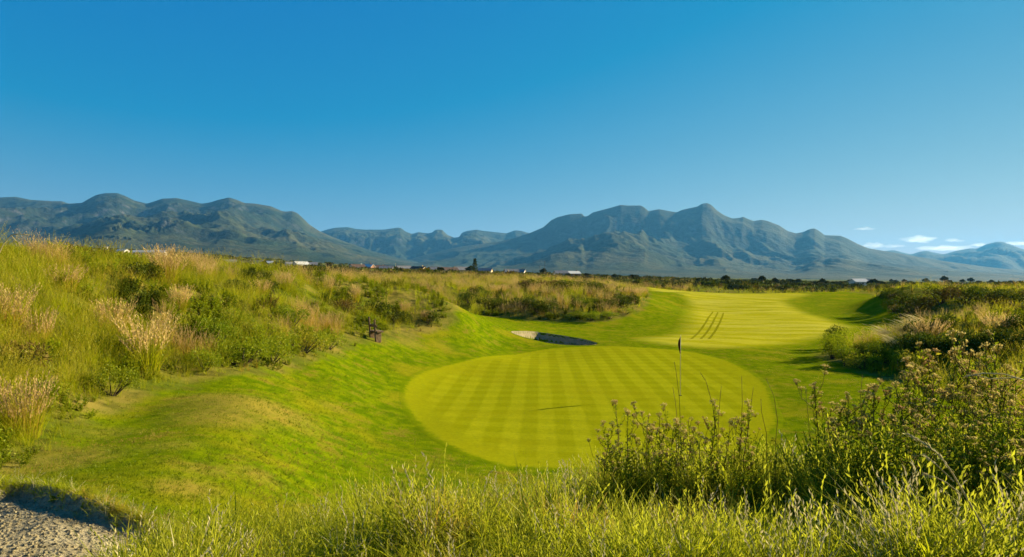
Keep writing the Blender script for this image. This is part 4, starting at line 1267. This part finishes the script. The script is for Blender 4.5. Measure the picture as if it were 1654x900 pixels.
# ------------------------------------------------------------------ far houses
def make_house(w, dp, wall_h, wall_m, roof_m, chimney):
    r = root('house', (0, 0, 0))
    rh = dp * .28
    v = [(-w / 2, -dp / 2, -.6), (w / 2, -dp / 2, -.6), (w / 2, dp / 2, -.6), (-w / 2, dp / 2, -.6), (-w / 2, -dp / 2, wall_h), (w / 2, -dp / 2, wall_h), (w / 2, dp / 2, wall_h), (-w / 2, dp / 2, wall_h), (-w / 2, 0, wall_h + rh), (w / 2, 0, wall_h + rh)]
    f = [(0, 1, 5, 4), (2, 3, 7, 6), (1, 2, 6, 9, 5), (3, 0, 4, 8, 7)]
    link('wall', mesh_np('wall', v, f, wall_m, False), r)
    e = .45; sl = rh / (dp / 2); t = .16
    rv, rf = [], []
    for s in (-1, 1):
        i = len(rv)
        y0, z0 = s * (dp / 2 + e), wall_h - e * sl + .02
        for x in (-w / 2 - e, w / 2 + e):
            rv += [(x, y0, z0), (x, 0, wall_h + rh + .02), (x, 0, wall_h + rh + .02 + t), (x, y0, z0 + t)]
        rf += [(i, i + 1, i + 2, i + 3), (i + 7, i + 6, i + 5, i + 4), (i, i + 4, i + 5, i + 1), (i + 3, i + 2, i + 6, i + 7), (i, i + 3, i + 7, i + 4), (i + 1, i + 5, i + 6, i + 2)]
    ro = link('roof', mesh_np('roof', rv, rf, roof_m, False), r)
    if chimney:
        link('chimney', box_me('chimney', wall_m, w * .28, w * .28 + .7, -.35, .35, wall_h, wall_h + rh + .9), ro)
    for x in (-w * .32, w * .05, w * .34):
        o = link('window', box_me('window', W_GLASS, -.65, .65, -.03, .03, 1.0, 2.2), r, (x, -dp / 2 - .02, 0))
        link('frame', box_me('frame', W_WHITE, (-.75, .75, -.05, .02, .88, .99), (-.75, .75, -.05, .02, 2.21, 2.3), (-.75, -.66, -.05, .02, .99, 2.21), (.66, .75, -.05, .02, .99, 2.21)), o)
    for y in (-dp * .2, dp * .2):
        link('window', box_me('window', W_GLASS, -.03, .03, -.55, .55, 1.0, 2.1), r, (w / 2 + .02, y, 0))
    link('door', box_me('door', W_DOOR, -.45, .45, -.04, .04, -.1, 2.05), r, (-w * .13, -dp / 2 - .02, 0))
    return r
HOUSES = [('white', 'grey roofed', W_WHITE, W_ROOFG), ('white', 'brown roofed', W_WHITE, W_ROOFB), ('cream', 'grey roofed', W_CREAM, W_ROOFG), ('brick', 'pale roofed', W_BRICK, W_ROOFW), ('white', 'pale roofed', W_WHITE, W_ROOFW), ('cream', 'brown roofed', W_CREAM, W_ROOFB)]
HP = [make_house(11, 7.5, 3.0, a, b, k % 2) for k, (_, _, a, b) in enumerate(HOUSES)]
usedh = set()
def put_house(px, d, k, rz, sc, label, group=None, sx=1.0):
    o = copy_tree(HP[k]) if k in usedh else HP[k]
    usedh.add(k)
    x = (px - 827) / F * d
    o.location = (x, d, hz(x, d)); o.rotation_euler = (0, 0, R(rz)); o.scale = (sc * sx, sc, sc)
    tag(o, label, 'house', group)
put_house(242, 760, 4, 4, 1.15, 'very long low white building on the high ground', sx=2.9)
put_house(198, 760, 4, -10, 1.1, 'short white building beside the long low one on the high ground')
put_house(166, 900, 0, 20, 1.1, 'tiny white house highest on the slope below the left massif')
put_house(727, 400, 5, 30, .85, 'cream house with twin faces near the tall conifer')
put_house(577, 440, 1, 40, .9, 'bright white gabled house in the middle of the village')
put_house(1387, 420, 4, 10, .9, 'white building low beyond the far end of the fairway')
gl = '{} {} house in the village row under the mountains'
for px, d, k, rz in [(372, 520, 0, 30), (398, 470, 5, 15), (417, 480, 0, -20), (432, 520, 3, 10), (470, 540, 0, 35), (486, 470, 4, 50), (502, 520, 0, 20), (592, 470, 3, -15), (612, 480, 5, 25), (624, 440, 0, 5), (652, 460, 2, 30),
                     (676, 430, 5, -20), (706, 450, 2, 10), (746, 440, 2, 25), (784, 460, 2, -10)]:
    a, b, _, _ = HOUSES[k]
    put_house(px, d, k, rz, random.uniform(.8, 1.0), gl.format(a, b), f'{a} {b} village houses')
for px, d, k, rz in [(826, 430, 2, 12), (838, 460, 0, -15), (906, 450, 0, 10), (926, 470, 3, 25)]:
    a, b, _, _ = HOUSES[k]
    put_house(px, d, k, rz, .85, f'{a} {b} house behind the crest of the scrubby mound', f'{a} {b} houses behind the mound')
put_house(1404, 520, 0, -12, .9, 'grey roofed white house hidden in the tree belt past the fairway')

# ------------------------------------------------------------------ poles
for px, d, h, lab in [(872, 470, 8.0, 'shorter utility pole by the slender dark tree'), (880, 450, 11.0, 'tall utility pole by the slender dark tree'), (639, 380, 6.0, 'pale lamp pole at the near edge of the village')]:
    x = (px - 827) / F * d
    o = root('utility_pole', (x, d, hz(x, d)), R(20)); tag(o, lab, 'pole')
    B = Blades(); B.tube([(0, 0, -.3), (0, 0, h * .5), (0, 0, h)], .16, .1, 8)
    m = W_POLE if px == 639 else W_GREY
    link('shaft', mesh_np('shaft', B.v, B.f, m, True), o)
    link('crossarm', box_me('crossarm', m, -.9, .9, -.06, .06, h - .75, h - .6), o)

# ------------------------------------------------------------------ clouds, far outside the haze
MC = N('cloud_vapour')
vv = MC.n('VolumePrincipled'); vv.inputs['Color'].default_value = (1, 1, 1, 1); vv.inputs['Density'].default_value = .00045; vv.inputs['Anisotropy'].default_value = .65
MC.t.links.new(vv.outputs[0], MC.out.inputs['Volume'])
import bmesh
def cloud(px, py, w, h, label, D=34000.0):
    bm = bmesh.new()
    W, H = w / F * D, h / F * D
    bmesh.ops.create_icosphere(bm, subdivisions=4, radius=1.0)
    for q in bm.verts:
        c = q.co
        k = 1 + 1.1 * (vnoise(np.array([c.x * 2.2 + px]), np.array([c.z * 2 + c.y * 1.7 + py]), 5)[0] - .5) + .7 * (vnoise(np.array([c.x * 5 + px]), np.array([c.y * 4 + c.z * 3]), 8)[0] - .5)
        q.co = (c.x * W / 2 * k, c.y * W / 3 * k, c.z * H / 2 * k * (1 if c.z > 0 else .6))
    me = bpy.data.meshes.new('cloud'); bm.to_mesh(me); bm.free()
    me.materials.append(MC.m)
    o = link('cloud', me, None, ((px - 827) / F * D, D, ZC + (450 - py) / F * D))
    tag(o, label, 'cloud')
cloud(1398, 370, 24, 5, 'small lone flat cloud highest above the falling ridge')
cloud(1410, 397, 34, 10, 'little white cloud resting on the falling end of the long massif')
cloud(1443, 398, 24, 6, 'faint thin cloud between the two low white clouds')
cloud(1484, 388, 46, 11, 'brightest puffy white cloud above the saddle')
cloud(1540, 389, 22, 6, 'small white cloud beside the puffy one')
cloud(1526, 402, 56, 9, 'long low cloud filling the saddle left of the pointed far summit')
cloud(1585, 396, 34, 6, 'thin cloud touching the near shoulder of the pointed far summit')
cloud(1652, 394, 44, 7, 'flat cloud beyond the far shoulder of the pointed summit')

# ------------------------------------------------------------------ haze
def haze_box():
    M = N('haze_air')
    v = M.n('VolumePrincipled')
    v.inputs['Color'].default_value = (0.12, 0.47, 0.97, 1)
    v.inputs['Density'].default_value = 0.000031
    v.inputs['Anisotropy'].default_value = 0.18
    M.t.links.new(v.outputs[0], M.out.inputs['Volume'])
    x0, x1, y0, y1, z0, z1 = -26000, 30000, -2500, 23000, -250, 1400
    vs = [(x, y, z) for z in (z0, z1) for y in (y0, y1) for x in (x0, x1)]
    fs = [(0, 2, 3, 1), (4, 5, 7, 6), (0, 1, 5, 4), (2, 6, 7, 3), (0, 4, 6, 2), (1, 3, 7, 5)]
    o = link('haze', mesh_np('haze', vs, fs, M.m, False))
    tag(o, 'thin blue morning haze over the plain and mountains', 'haze', kind='stuff')
haze_box()
